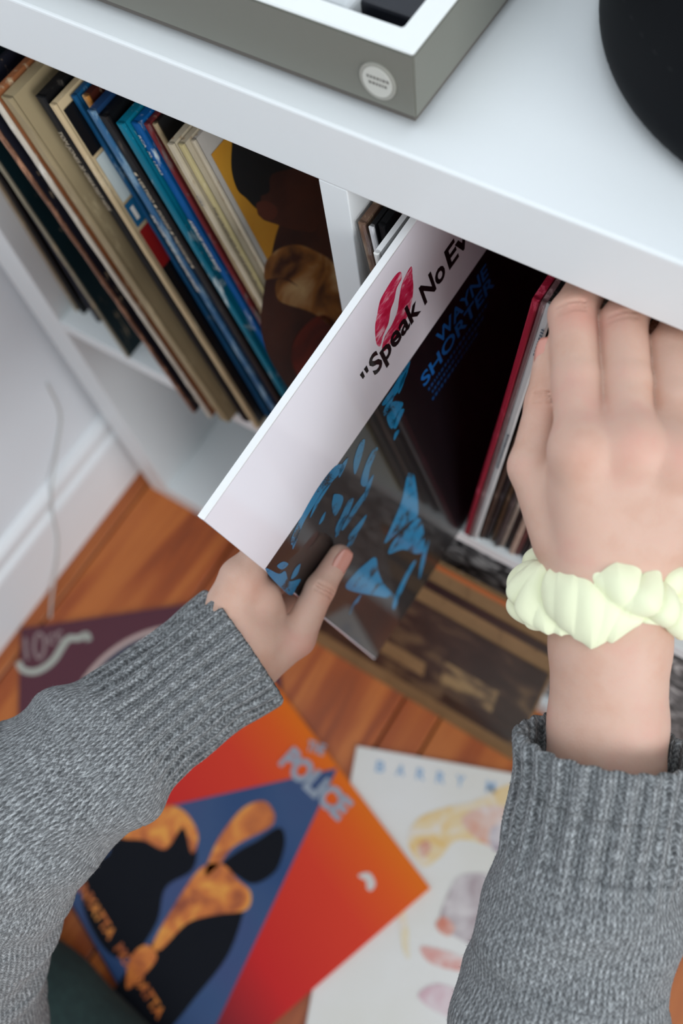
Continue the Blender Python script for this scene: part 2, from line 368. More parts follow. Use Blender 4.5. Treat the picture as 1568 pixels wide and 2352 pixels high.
R18 = cell_record('yellowed record sleeve with a small black title on its spine', -10.2, -2.0, .95, .42, cbs, W('yellowed_edge', (206, 190, 140), (226, 212, 176), .3), group=GL, seed=19)
spine_text(R18, 'THE GOLDEN HITS OF THE EVERLY BROTHERS', 4.2, 7.6, M['black_ink'], .55, .25, .006)
wb = W('offwhite_card', (206, 198, 188), (170, 140, 110), .2)
R19 = cell_record('record sleeve with white border and a dark portrait on yellow', -9.75, -1.5, 1.5, .32, wb, W('ivory_edge', (214, 200, 176), (170, 136, 100), .3), group=GL, seed=20, wob=0)
# printed picture on its front (dark figure seen from the side in a satin jacket, on yellow)
ff = face_fn(R19, .0)
def panel(R, s0, s1, t0, t1, mat, lift, name='printed_picture'): face_rect(R, s0, s1, t0, t1, mat, lift, name)
def noise_mat(name, stops, scale=20., rough=.45, coat=0., stretch=(1, 1, 1), detail=4., dist=0.):
    t = NT(name); tc = t.n('ShaderNodeTexCoord'); mp = t.n('ShaderNodeMapping'); mp.inputs['Scale'].default_value = stretch; t.l(tc.outputs['Object'], mp.inputs[0])
    a = t.n('ShaderNodeTexNoise', i_Scale=scale, i_Detail=detail, i_Distortion=dist); t.l(mp.outputs[0], a.inputs[0])
    rr = t.ramp(a.outputs['Fac'], stops); t.l(rr.outputs[0], t.b.inputs['Base Color']); t.b.inputs['Roughness'].default_value = rough; t.b.inputs['Coat Weight'].default_value = coat; return t.m
M['pic_yellow'] = noise_mat('pic_yellow', [(.3, srgb(196, 128, 26)), (.7, srgb(216, 158, 46))], 12)
M['pic_brown'] = noise_mat('pic_brown', [(.3, srgb(46, 20, 14)), (.7, srgb(84, 40, 24))], 18)
M['pic_skin'] = noise_mat('pic_skin', [(.3, srgb(58, 24, 14)), (.7, srgb(92, 44, 26))], 20)
M['pic_satin'] = noise_mat('pic_satin', [(.32, srgb(66, 30, 14)), (.5, srgb(150, 92, 38)), (.66, srgb(200, 160, 110))], 26, dist=1.5)
M['pic_red'] = noise_mat('pic_red', [(.35, srgb(60, 16, 10)), (.7, srgb(140, 42, 18))], 16, dist=1.)
panel(R19, .55, 29.5, 1.3, 30.2, M['pic_yellow'], .05)
def pic(name, pts, mat, lift): 
    P0 = R19['O'] + R19['n'] * (R19['th'] + lift); print_poly(name, pts, lambda x, y: on_plane(x, y, P0, R19['n']), mat, R19['t'])
pic('printed_shape', [(610, 640), (600, 760), (640, 860), (720, 940), (860, 900), (840, 560), (745, 420), (690, 400), (640, 520), (622, 590)], M['pic_brown'], .06)
pic('printed_shape', [(590, 470), (600, 500), (625, 512), (690, 530), (730, 520), (750, 400), (700, 300), (600, 330)], M['pic_skin'], .07)
pic('printed_shape', [(533, 335), (532, 390), (545, 435), (565, 455), (590, 480), (598, 468), (600, 450), (618, 440), (625, 400), (690, 380), (735, 330), (640, 230), (540, 280)], plain('pic_hair', srgb(15, 13, 14), .5), .08)
pic('printed_shape', [(588, 470), (595, 492), (612, 505), (632, 500), (636, 480), (620, 465), (600, 462)], plain('pic_ear', srgb(96, 44, 28), .5), .09)
pic('printed_shape', [(607, 640), (612, 600), (640, 572), (680, 562), (720, 575), (770, 610), (800, 690), (780, 720), (700, 670), (660, 640), (625, 640)], M['pic_satin'], .07)
pic('printed_shape', [(640, 640), (700, 668), (790, 730), (800, 780), (720, 720), (640, 690)], M['pic_satin'], .08)
pic('printed_shape', [(690, 760), (760, 730), (840, 900), (720, 900), (670, 830)], M['pic_red'], .08)

# ---- right cell, left group (behind the record being pulled out)
GR = 'records in the right cell'
clearm = NT('clear_plastic'); clearm.b.inputs['Transmission Weight'].default_value = 1; clearm.b.inputs['Roughness'].default_value = .18; clearm.b.inputs['IOR'].default_value = 1.15; clearm.b.inputs['Base Color'].default_value = (.93, .9, .86, 1)
clearm.b.inputs['Alpha'].default_value = .35
CLEAR = clearm.m
def plastic(R, seed=0, g=.09):
    V, F = slab_vf(R['O'] - UY * .12 - R['n'] * g - R['e'] * .15, UY, R['e'], R['n'], S + .3, S + .15, R['th'] + 2 * g, 14, .05, .1, seed)
    obj('plastic_cover', V, F, CLEAR, R['t'], True)
ra = cell_record('mottled brown record sleeve in clear plastic against the divider', 1.8, 5.1, .25, .4, W('mottled_card', (120, 92, 76), am=.4), W('mottled_edge', (128, 98, 80), (170, 150, 130), .6), group=GR, seed=31); plastic(ra, 1)
rb_ = cell_record('white-spined record sleeve with a line of tiny print behind the pulled-out record', 2.38, 5.65, .25, .26, blackc, plain('spine_white', srgb(214, 214, 216), .45), group=GR, seed=32)
cell_record('black record sleeve behind the pulled-out record', 2.72, 6.0, .6, .36, blackc, blackc, group=GR, seed=33)
redc = W('crimson_card', (150, 24, 44), (190, 150, 150), .3)
cell_record('crimson record sleeve behind the pulled-out record', 3.14, 6.42, 2.0, .2, redc, redc, group=GR, seed=34)

# ---- the record being pulled out (leaning, tilted forward)
LA = at(467, 1195, 42.0)
LU = np.array([0.05527992, 0.98774558, 0.1459548]); LE = np.array([0.11567258, 0.1388587, -0.98353348]); LN = np.array([0.99174794, -0.07125262, 0.10657898])
LW = 31.2; LT = .36
def LP(s, t, h=0.): return LA + LU * s + LE * t + LN * h
def gloss(name, col, rough=.3, stops=None, scale=60.):
    m = plain(name, col, rough, .3, coat=.75, coat_rough=.035); m.node_tree.nodes['Principled BSDF'].inputs['Coat IOR'].default_value = 1.5; return m
M['lp_white'] = gloss('lp_white', srgb(222, 219, 226), .4)
M['lp_black'] = gloss('lp_black', srgb(9, 10, 14), .35)
M['lp_cyan'] = gloss('lp_cyan', srgb(8, 116, 160), .35)
def stipple():
    m = gloss('lp_cyan', srgb(8, 116, 160), .35); t = m.node_tree; tc = t.nodes.new('ShaderNodeTexCoord')
    a = t.nodes.new('ShaderNodeTexNoise'); a.inputs['Scale'].default_value = 90; a.inputs['Detail'].default_value = 2
    b = t.nodes.new('ShaderNodeTexNoise'); b.inputs['Scale'].default_value = 1500; b.inputs['Detail'].default_value = 2
    mx = t.nodes.new('ShaderNodeMath'); mx.operation = 'MULTIPLY_ADD'; mx.inputs[1].default_value = .55
    rr = t.nodes.new('ShaderNodeValToRGB'); e0, e1 = rr.color_ramp.elements; e0.position = .62; e0.color = srgb(9, 10, 14); e1.position = .70; e1.color = srgb(4, 118, 164)
    for q in (a, b): t.links.new(tc.outputs['Object'], q.inputs['Vector'])
    t.links.new(b.outputs['Fac'], mx.inputs[0]); t.links.new(a.outputs['Fac'], mx.inputs[2]); t.links.new(mx.outputs[0], rr.inputs[0]); t.links.new(rr.outputs[0], t.nodes['Principled BSDF'].inputs['Base Color']); return m
M['lp_cyan'] = stipple()
M['lp_blue'] = gloss('lp_blue', srgb(20, 92, 160), .35)
M['lp_ink'] = gloss('lp_ink', srgb(12, 12, 14), .35)
sleeve = empty('record_sleeve', LP(0, LW), 'glossy black record sleeve with broad white title band, gripped in a hand', 'record sleeve')
obj('cover', *slab_vf(LP(.08, 0, -LT), LU, LE, LN, 29.8, LW, LT, 12, 0, .05), M['lp_black'], sleeve)
obj('spine', *slab_vf(LP(0, 0, -LT), LU, LE, LN, .1, LW, LT, 12, 0, .03), M['lp_white'], sleeve)
obj('top_edge', *slab_vf(LP(0.02, -.04, -LT - .01), LU, LE, LN, 29.85, .1, LT + .022, 1, 0, .0), plain('edge_white', srgb(236, 236, 236), .5), sleeve)
def lpr(name, s0, s1, t0, t1, mat, lift): obj(name, [LP(s, t, lift) for s, t in ((s0, t0), (s1, t0), (s1, t1), (s0, t1))], [[0, 1, 2, 3]], mat, sleeve)
lpr('white_band', .02, 29.8, .02, 7.75, M['lp_white'], .012)
for wd_, s0_, l_ in (('Speak', 11.42, 4.35), ('No', 16.12, 2.1), ('Evil', 18.5, 2.7)): lettering(wd_, LP(s0_, 5.5, .02), LU, -LE, l_, 1.5, M['lp_ink'], sleeve, .03)
for q in (10.66, 11.02):
    obj('quote_mark', [LP(s, t, .02) for s, t in ((q, 4.1), (q + .26, 4.1), (q + .22, 4.62), (q + .04, 4.62))], [[0, 1, 2, 3]], M['lp_ink'], sleeve)
lettering('WAYNE', LP(16.1, 9.75, .02), LU, -LE, 5.2, 1.1, M['lp_blue'], sleeve, .02)
lettering('SHORTER', LP(14.0, 11.2, .02), LU, -LE, 7.6, 1.15, M['lp_blue'], sleeve, .02)
lp_dim = gloss('lp_dimblue', srgb(14, 62, 112), .35)
for k, (s0, wd) in enumerate(((14.2, 6.2), (14.4, 5.6), (14.2, 5.0))):
    V = []; F = []
    x = s0
    while x < s0 + wd:
        ww = random.uniform(.12, .34); y0 = 11.75 + k * .62
        V += [LP(x, y0, .02), LP(x + ww, y0, .02), LP(x + ww * .8, y0 + .22, .02), LP(x, y0 + .3, .02)]; F.append([len(V) - 4, len(V) - 3, len(V) - 2, len(V) - 1]); x += ww + .1
    obj('small_print', V, F, lp_dim, sleeve)
# two crimson brush strokes shaped like a pressed mark
def lip_material():
    t = NT('crimson_mark'); tc = t.n('ShaderNodeTexCoord'); mp = t.n('ShaderNodeMapping'); mp.inputs['Scale'].default_value = (1, .35, 1); mp.inputs['Rotation'].default_value = (.5, 0, 0); t.l(tc.outputs['Object'], mp.inputs[0])
    a = t.n('ShaderNodeTexNoise', i_Scale=330., i_Detail=4., i_Roughness=.65); t.l(mp.outputs[0], a.inputs[0])
    b = t.n('ShaderNodeTexNoise', i_Scale=70., i_Detail=2.); t.l(tc.outputs['Object'], b.inputs[0])
    s = t.math('ADD', t.math('MULTIPLY', a.outputs['Fac'], .6), t.math('MULTIPLY', b.outputs['Fac'], .45))
    rr = t.ramp(s, [(.46, srgb(186, 14, 58)), (.56, srgb(206, 50, 90)), (.66, srgb(228, 172, 186))]); t.l(rr.outputs[0], t.b.inputs['Base Color'])
    t.b.inputs['Coat Weight'].default_value = 1.; t.b.inputs['Coat Roughness'].default_value = .04; t.b.inputs['Roughness'].default_value = .4; return t.m
M['lip'] = lip_material()
lpf = lambda lift: (lambda x, y: on_plane(x, y, LP(0, 0, lift), LN))
print_poly('crimson_mark', [(921, 625), (922, 640), (911, 662), (905, 690), (897, 712), (892, 742), (880, 770), (873, 795), (864, 788), (861, 752), (866, 722), (873, 690), (888, 662), (902, 640), (913, 627)], lpf(.016), M['lip'], sleeve)
print_poly('crimson_mark', [(945, 612), (947, 632), (949, 660), (946, 690), (938, 720), (922, 752), (903, 780), (884, 806), (877, 800), (884, 772), (900, 745), (912, 715), (916, 688), (922, 655), (935, 625)], lpf(.016), M['lip'], sleeve)
# cyan strokes of the cover picture: abstract brush shapes on black
cy = lpf(.014)
for pts in [
    [(942, 830), (930, 870), (912, 902), (884, 930), (878, 925), (902, 890), (925, 850)],
    [(925, 925), (915, 950), (900, 985), (888, 960), (898, 925)],
    [(928, 940), (918, 965), (908, 985), (902, 975), (915, 945)],
    [(790, 1075), (742, 1130), (700, 1195), (676, 1250), (668, 1240), (690, 1190), (730, 1120), (770, 1070)],
    [(838, 1010), (830, 1050), (815, 1090), (812, 1060), (825, 1020)],
    [(868, 1030), (850, 1075), (842, 1115), (828, 1110), (838, 1070), (855, 1035)],
    [(764, 1145), (768, 1135), (784, 1137), (788, 1148), (780, 1170), (768, 1185), (762, 1165)],
    [(812, 1145), (800, 1180), (782, 1210), (776, 1230), (770, 1215), (785, 1180), (800, 1150)],
    [(848, 1125), (825, 1165), (790, 1215), (786, 1210), (812, 1165), (838, 1130)],
    [(842, 1182), (830, 1210), (806, 1240), (800, 1232), (820, 1205)],
    [(935, 1092), (945, 1088), (953, 1100), (960, 1180), (938, 1200), (905, 1230), (882, 1248), (900, 1205), (922, 1150)],
    [(960, 1190), (971, 1210), (974, 1262), (955, 1272), (925, 1262), (892, 1272), (905, 1240), (935, 1212)],
    [(862, 1280), (868, 1310), (880, 1340), (905, 1372), (860, 1368), (795, 1352), (812, 1320), (838, 1296)],
    [(612, 1305), (640, 1318), (655, 1312), (664, 1335), (690, 1330), (680, 1350), (668, 1368), (640, 1345), (615, 1318)],
    [(955, 1290), (935, 1330), (918, 1370), (905, 1400), (902, 1385), (920, 1340), (945, 1295)],
    [(905, 905), (896, 935), (884, 955), (880, 945), (892, 920)], [(935, 850), (925, 885), (915, 905), (918, 880)], [(918, 985), (912, 1000), (904, 1012), (906, 995)],
    [(800, 1050), (790, 1078), (778, 1098), (782, 1072)], [(760, 1110), (735, 1150), (712, 1190), (722, 1160), (742, 1125)], [(690, 1215), (682, 1240), (672, 1262), (674, 1240)],
    [(858, 1090), (848, 1125), (836, 1150), (842, 1115)], [(792, 1185), (782, 1215), (770, 1235), (776, 1208)], [(820, 1225), (808, 1250), (792, 1262), (804, 1240)],
    [(748, 1175), (742, 1195), (732, 1205), (738, 1188)], [(636, 1300), (650, 1290), (662, 1296), (648, 1308)], [(690, 1295), (682, 1320), (668, 1330), (676, 1308)],
    [(985, 1240), (975, 1290), (962, 1330), (968, 1280)], [(830, 1365), (815, 1395), (802, 1412), (812, 1385)],
]: print_poly('printed_stroke', pts, cy, M['lp_cyan'], sleeve)
# white sleeve standing just behind it
WLo = np.array([3.75, -1.0, -2.25]); wl_e = unit((.108, .0, -.99)); wl_u = unit(np.array([.02, 1, .03])); wl_n = unit(np.cross(wl_e, wl_u)); wl_n = wl_n if wl_n[0] > 0 else -wl_n
WLo = np.array([3.42, -.95, -2.3])
tw = album('plain white record sleeve hugging the back of the glossy black one', WLo, wl_u, wl_e, wl_n, .3, plain('sleeve_white', srgb(226, 226, 226), .5), plain('sleeve_white2', srgb(228, 226, 222), .5), GR, 41, 0.)

# ---- right cell, right group
cols = [('crimson', (150, 22, 48), .34), ('dull pink', (120, 88, 90), .28), ('white', (196, 196, 196), .42), ('brown and black', (60, 42, 32), .34), ('black', (20, 20, 24), .4), ('bronze brown', (98, 74, 50), .34), ('dark plum', (52, 38, 40), .4),
        ('warm grey', (150, 136, 124), .3), ('jet black', (14, 14, 17), .4), ('pinkish tan', (176, 150, 134), .42), ('oxblood', (92, 44, 42), .34), ('charcoal', (30, 28, 30), .4), ('ash grey', (132, 124, 116), .34), ('rust', (128, 76, 52), .3), ('slate black', (18, 18, 20), .34), ('mustard yellow', (190, 160, 40), .3)]
bx, tx = 8.05, 11.3
for i, (nm, c, th) in enumerate(cols):
    cm = W('card_' + nm.replace(' ', '_'), c, tuple(min(255, v + 60) for v in c), .25 if nm != 'white' else .05, dirt=.12)
    R = cell_record(f'{nm} record spine in the leaning row by the right hand' if nm != 'black' else 'plain black record spine between brown ones in the leaning row by the right hand', tx, bx, .15 + (.0 if i < 3 else .3 + .12 * (i % 3)), th, cm if nm != 'white' else blackc, cm, group=GR, seed=50 + i)
    if nm == 'white': RW = R
    bx += th + .05; tx += th + .03
    if nm in ('dull pink', 'dark plum'): plastic(R, i, .02)
# tiny unreadable print on the white spine: short dark dashes
for s0, s1 in ((1.7, 4.0), (13.0, 17.6)):
    V = []; F = []; q = s0
    while q < s1:
        ww = random.uniform(.12, .26); P0 = RW['O'] - UY * .085
        V += [P0 + RW['e'] * (q + a) + RW['n'] * (RW['th'] * b) for a, b in ((0, .35), (ww, .35), (ww, .72), (0, .72))]; F.append([len(V) - 4, len(V) - 3, len(V) - 2, len(V) - 1]); q += ww + .09
    obj('small_print', V, F, M['grey_ink'], RW['t'])

# ---- lower right cell: black and white sleeve facing out; brown sleeve leaning on the shelf front
def bw_material():
    t = NT('bw_pattern'); tc = t.n('ShaderNodeTexCoord'); mp = t.n('ShaderNodeMapping'); mp.inputs['Scale'].default_value = (1, 1, 1.6); t.l(tc.outputs['Object'], mp.inputs[0])
    a = t.n('ShaderNodeTexNoise', i_Scale=55., i_Detail=4., i_Distortion=1.4); t.l(mp.outputs[0], a.inputs[0])
    rr = t.ramp(a.outputs['Fac'], [(.44, srgb(24, 24, 28)), (.53, srgb(120, 116, 116)), (.6, srgb(196, 192, 190))]); t.l(rr.outputs[0], t.b.inputs['Base Color']); t.b.inputs['Roughness'].default_value = .45; return t.m
bwm = bw_material()
e_ = unit((0, -.04, -1)); n_ = np.array([0, -e_[2] * -1, 0]); n_ = unit(np.cross(e_, (1, 0, 0)))
n_ = n_ if n_[1] < 0 else -n_
album('record sleeve with a black and white pattern facing out of the lower cell', np.array([2.2, 2.6, FLOOR + OUT + S * .9992]), np.array([1., 0, 0]), e_, n_, .35, bwm, plain('bw_spine', srgb(30, 30, 32), .5), None, 61, .02)
def brown_material():
    t = NT('brown_print'); tc = t.n('ShaderNodeTexCoord'); a = t.n('ShaderNodeTexNoise', i_Scale=22., i_Detail=5., i_Distortion=.8); t.l(tc.outputs['Object'], a.inputs[0])
    rr = t.ramp(a.outputs['Fac'], [(.38, srgb(34, 25, 22)), (.55, srgb(52, 38, 32)), (.68, srgb(96, 76, 54))]); t.l(rr.outputs[0], t.b.inputs['Base Color']); t.b.inputs['Roughness'].default_value = .5; return t.m
BO = np.array([-13.1, -.42, 0.]); Bb = np.array([-13.1, -6.3, FLOOR]); dy = -.42 + 6.3; BO[2] = FLOOR + math.sqrt(S * S - dy * dy)
be = unit(Bb - BO); bu = np.array([1., 0, 0]); bn = unit(np.cross(be, bu)); bn = bn if bn[1] < 0 else -bn
tanb = W('tan_card', (142, 112, 78), (110, 84, 58), .2)
BO = BO - bn * .34 + np.array([0, .0, .06])
bt = album('brown record sleeve with tan stripes leaning on the shelf front from the floor', BO, bu, be, bn, .34, tanb, tanb, None, 62, .02)
def brp(s0, s1, t0, t1, mat, lift): obj('printed_panel', [BO + bu * s + be * t + bn * (.34 + lift) for s, t in ((s0, t0), (s1, t0), (s1, t1), (s0, t1))], [[0, 1, 2, 3]], mat, bt)
brp(.0, 31.2, 3.4, 5.0, M['black_ink'], .05); brp(.0, 31.2, 8.0, 27.5, brown_material(), .05); brp(0, 31.2, .05, .9, plain('orange_edge', srgb(176, 98, 50), .5), .05)
brp(9, 19.5, 20.0, 23.4, tanb, .06); brp(21.5, 27.5, 17, 22.5, noise_mat('tan_blotch', [(.42, srgb(60, 44, 34)), (.6, srgb(150, 124, 84))], 40.), .06); brp(22, 31, 24.5, 26, M['black_ink'], .06)

# ---- three sleeves lying on the floor
def floor_album(label, TL, ex, z, cover, th=.32, seed=0):
    ex = unit((ex[0], ex[1], 0)); ey = np.array([ex[1], -ex[0], 0]); O = np.array([TL[0], TL[1], z])
    t = empty('record_sleeve', O + ex * S / 2 + ey * S / 2, label, 'record sleeve', 'record sleeves spread on the floor')
    obj('cover', *slab_vf(O, ex, ey, np.array([0, 0, 1.]), S, S, th, 8, 0, .06, seed), cover, t)
    zt = z + th
    def fn(lift): return lambda x, y: on_plane(x, y, (0, 0, zt + lift), np.array([0, 0, 1.]))
    return dict(t=t, O=O + np.array([0, 0, th]), ex=ex, ey=ey, fn=fn)
purple = plain('plum_print', srgb(84, 32, 48), .42)
FP = floor_album('plum purple record sleeve with a large dark blue disc, on the floor by the wall', (-39.9, -23.6), (.772, .635), FLOOR + .02, purple)
def floor_tab(FA, fn): return fn
def disc(FA, cs, ct, r, mat, lift, name='printed_disc'):
    P = [FA['O'] + FA['ex'] * (cs + r * math.cos(a)) + FA['ey'] * (ct + r * math.sin(a)) + np.array([0, 0, lift]) for a in np.linspace(0, 2 * math.pi, 64, endpoint=False)]
    obj(name, P, [list(range(64))], mat, FA['t'])
disc(FP, 18.2, 15.6, 13.2, plain('disc_rim', srgb(196, 170, 164), .45), .03); disc(FP, 18.2, 15.6, 12.55, noise_mat('disc_blue', [(.3, srgb(30, 34, 52)), (.7, srgb(44, 54, 78))], 9), .05)
tp = plain('print_taupe', srgb(150, 128, 128), .5); tg_ = plain('print_greygreen', srgb(176, 178, 168), .5)
f5 = FP['fn'](.04)
# outlined numerals and letters, then a ribbon-like script
def stroke_print(pts, wd, fn, mat, parent, name='lettering'):
    P = spline([np.array([p[0], p[1], 0.]) for p in pts], 6)[:, :2]; V = []; F = []
    for i in range(len(P)):
        tgv = P[min(i + 1, len(P) - 1)] - P[max(i - 1, 0)]; tgv = tgv / max(1e-6, np.hypot(*tgv)); nn = np.array([-tgv[1], tgv[0]]) * wd / 2
        V += [fn(*(P[i] + nn)), fn(*(P[i] - nn))]
    for i in range(len(P) - 1): F.append([2 * i, 2 * i + 1, 2 * i + 3, 2 * i + 2])
    obj(name, V, F, mat, parent)
stroke_print([(58, 1465), (60, 1500), (64, 1515)], 7, f5, tp, FP['t'])
stroke_print([(82, 1460), (78, 1490), (88, 1512), (100, 1500), (102, 1470), (92, 1455), (82, 1460)], 7, f5, tp, FP['t'])
stroke_print([(124, 1456), (114, 1462), (114, 1476), (126, 1478)], 6, f5, tp, FP['t']); stroke_print([(142, 1450), (132, 1454), (132, 1468), (144, 1468)], 6, f5, tp, FP['t'])
stroke_print([(42, 1520), (52, 1538), (78, 1543), (104, 1532), (126, 1512), (146, 1480), (160, 1466), (180, 1466), (198, 1458), (204, 1472)], 15, f5, tg_, FP['t'])

def redorange():
    t = NT('red_orange_print'); tc = t.n('ShaderNodeTexCoord'); sp = t.n('ShaderNodeSeparateXYZ'); mp = t.n('ShaderNodeMapping'); mp.vector_type = 'POINT'
    mp.inputs['Rotation'].default_value = (0, 0, math.atan2(.335, .942)); mp.inputs['Scale'].default_value = (1 / .314, 1 / .314, 1); t.l(tc.outputs['Object'], mp.inputs[0]); t.l(mp.outputs[0], sp.inputs[0])
    rr = t.ramp(t.math('ADD', sp.outputs[1], .5), [(.0, srgb(30, 18, 34)), (.2, srgb(120, 20, 34)), (.42, srgb(196, 28, 28)), (.74, srgb(212, 56, 30)), (.9, srgb(220, 86, 18)), (1., srgb(222, 108, 4))])
    t.l(rr.outputs[0], t.b.inputs['Base Color']); t.b.inputs['Roughness'].default_value = .5; t.b.inputs['Specular IOR Level'].default_value = .25; return t.m
FWh = floor_album('cream record sleeve with pastel painted blotches and pale blue lettering, on the floor', (2.9, -13.9), (.929, .37), FLOOR + .02, noise_mat('cream_print', [(.3, srgb(214, 210, 200)), (.7, srgb(224, 222, 220))], 6), .3)
FR = floor_album('red and orange record sleeve with a blue pointed panel, on the floor over two others', (-12.3, -11.7), (.942, -.335), FLOOR + .4, redorange(), .32)
def blue_panel():
    t = NT('blue_print'); tc = t.n('ShaderNodeTexCoord'); a = t.n('ShaderNodeTexNoise', i_Scale=7., i_Detail=2.); t.l(tc.outputs['Object'], a.inputs[0])
    rr = t.ramp(a.outputs['Fac'], [(.3, srgb(34, 66, 112)), (.5, srgb(54, 78, 118)), (.7, srgb(64, 72, 116))]); t.l(rr.outputs[0], t.b.inputs['Base Color']); t.b.inputs['Roughness'].default_value = .5; t.b.inputs['Specular IOR Level'].default_value = .25; return t.m
r1, r2, r3, r4 = (FR['fn'](q) for q in (.02, .035, .05, .065))
z1 = np.array([0, 0, 1.])
tri = [FR['O'] + FR['ex'] * s + FR['ey'] * t + z1 * .02 for s, t in ((15.7, .15), (31.0, 31.2), (.3, 31.2))]
obj('blue_panel', tri, [[0, 1, 2]], blue_panel(), FR['t'])
dk = plain('print_dark', srgb(10, 13, 22), .6, .15); og = noise_mat('print_amber', [(.3, srgb(128, 48, 24)), (.5, srgb(206, 112, 40)), (.7, srgb(236, 166, 62))], 34, dist=1.)
def rp(pts, mat, fn): print_poly('printed_shape', pts, fn, mat, FR['t'])
rp([(255, 1900), (285, 1870), (330, 1868), (380, 1880), (430, 1900), (452, 1950), (440, 2000), (380, 2040), (360, 2120), (300, 2200), (240, 2180), (190, 2080), (200, 1990), (250, 1960)], dk, r2)
rp([(545, 1955), (590, 1930), (640, 1900), (655, 1930), (640, 1990), (610, 2020), (575, 2030), (540, 2010), (505, 1990)], dk, r2)
rp([(560, 2050), (555, 2110), (520, 2200), (450, 2290), (400, 2352), (330, 2420), (250, 2330), (290, 2230), (400, 2120), (480, 2080)], dk, r2)
rp([(255, 1900), (290, 1868), (340, 1868), (390, 1850), (430, 1870), (455, 1920), (440, 1960), (420, 1900), (380, 1950), (330, 1930), (280, 1925)], og, r3)
rp([(520, 1900), (560, 1855), (605, 1840), (630, 1870), (620, 1900), (570, 1925), (530, 1950), (500, 1990), (470, 2010), (490, 1950)], og, r3)
rp([(460, 1995), (510, 1985), (545, 2020), (575, 2050), (565, 2090), (500, 2100), (430, 2120), (370, 2180), (350, 2170), (400, 2080)], og, r3)
rp([(300, 2200), (335, 2170), (360, 2200), (320, 2250), (290, 2270)], og, r3)
silver = plain('print_silver', srgb(146, 156, 170), .4)
ptx = FR['fn'](.08)
def flet(s, px0, px1, hgt, FA, fn, mat, bold=.02):
    a = fn(*px0); b = fn(*px1); ex = unit(b - a); ey = np.array([-ex[1], ex[0], 0]); lettering(s, a, ex, ey, np.linalg.norm(b - a), hgt, mat, FA['t'], bold)
flet('POLICE', (640, 1752), (778, 1885), 2.3, FR, ptx, silver, .05)
flet('THE', (702, 1722), (742, 1735), 1.1, FR, ptx, silver, .04)
for a, b, s in (((160, 2012), (250, 2160), 'ZENYATTA'), ((262, 2180), (362, 2342), 'MONDATTA')): flet(s, a, b, 1.0, FR, ptx, og, .03)
print_poly('printed_emblem', [(822, 2012), (838, 2004), (852, 2008), (862, 2030), (852, 2046), (842, 2040), (840, 2024)], r2, plain('print_palegrey', srgb(206, 200, 196), .5), FR['t'])
bl = plain('print_paleblue', srgb(150, 178, 206), .5)
wt = FWh['fn'](.04)
for ch, q in zip('BARRYMANILOW', (2.5, 4.75, 7.0, 9.2, 11.3, 14.6, 17.2, 19.8, 22.0, 24.0, 26.0, 28.2)):
    lettering(ch, FWh['O'] + FWh['ex'] * q + FWh['ey'] * 2.35 + z1 * .03, FWh['ex'], -FWh['ey'], 1.0, 1.15, bl, FWh['t'], .03)
def wp(pts, c, lift=.03): 
    print_poly('printed_shape', pts, FWh['fn'](lift), noise_mat('pastel', [(.3, srgb(*c)), (.5, srgb(*[min(255, int(v * .5 + 112)) for v in c])), (.75, srgb(222, 216, 214))], 30, dist=1.2), FWh['t'])
wp([(935, 1930), (960, 1880), (1020, 1855), (1090, 1840), (1180, 1800), (1230, 1860), (1200, 1960), (1120, 1940), (1050, 1930), (1010, 1970), (970, 1990)], (222, 178, 96))
wp([(960, 1945), (980, 1930), (990, 1950), (970, 1970)], (200, 110, 70), .05); wp([(1060, 1880), (1130, 1850), (1200, 1880), (1180, 1960), (1100, 1930)], (208, 140, 112), .05)
wp([(1130, 1900), (1190, 1890), (1180, 1960), (1130, 1950)], (140, 116, 130), .06)
wp([(1030, 2050), (1060, 2010), (1130, 2010), (1200, 2040), (1180, 2160), (1120, 2180), (1060, 2160), (1010, 2120)], (150, 128, 132), .05)
wp([(1000, 2120), (1020, 2105), (1045, 2130), (1030, 2150), (1008, 2140)], (200, 112, 88), .06)
wp([(965, 2175), (1010, 2180), (1070, 2200), (1120, 2230), (1050, 2230), (985, 2210)], (206, 128, 116), .05); wp([(920, 2050), (935, 2120), (940, 2200), (925, 2180), (915, 2100)], (220, 190, 120), .05)
wp([(960, 2290), (1010, 2260), (1100, 2300), (1040, 2340)], (196, 150, 160), .05)

# ================================================================== TURNTABLE
TX1, TY0, TZ0, TZ1 = 4.8, 1.25, 4.25, 7.65
TX0, TY1 = TX1 - 42, TY0 + 34
tt = empty('turntable', ((TX0 + TX1) / 2, (TY0 + TY1) / 2, 3.8), 'grey turntable with pale rim and a round badge, on the shelf top', 'turntable')
greyb = plain('turntable_grey', srgb(118, 118, 109), .45, .4, grain=.05, gscale=700); rimm = plain('turntable_rim', srgb(236, 238, 236), .4, .4)
def frame_vf(x0, y0, x1, y1, z0, z1, wd, bev):
    bm = bmesh.new()
    o = [(x0, y0), (x1, y0), (x1, y1), (x0, y1)]; i_ = [(x0 + wd, y0 + wd), (x1 - wd, y0 + wd), (x1 - wd, y1 - wd), (x0 + wd, y1 - wd)]
    vs_ = [[bm.verts.new((p[0], p[1], z)) for p in ring] for ring in (o, i_) for z in (z0, z1)]
    ob, ot, ib, it = vs_
    for k in range(4):
        j = (k + 1) % 4
        bm.faces.new((ob[k], ob[j], ot[j], ot[k])); bm.faces.new((ot[k], ot[j], it[j], it[k])); bm.faces.new((it[k], it[j], ib[j], ib[k])); bm.faces.new((ib[k], ib[j], ob[j], ob[k]))
    if bev: bmesh.ops.bevel(bm, geom=bm.edges[:], offset=bev, segments=2, affect='EDGES')
    return bm_out(bm)
obj('plinth', *frame_vf(TX0, TY0, TX1, TY1, TZ0 + .3, TZ1 - .12, 1.15, .06), greyb, tt)
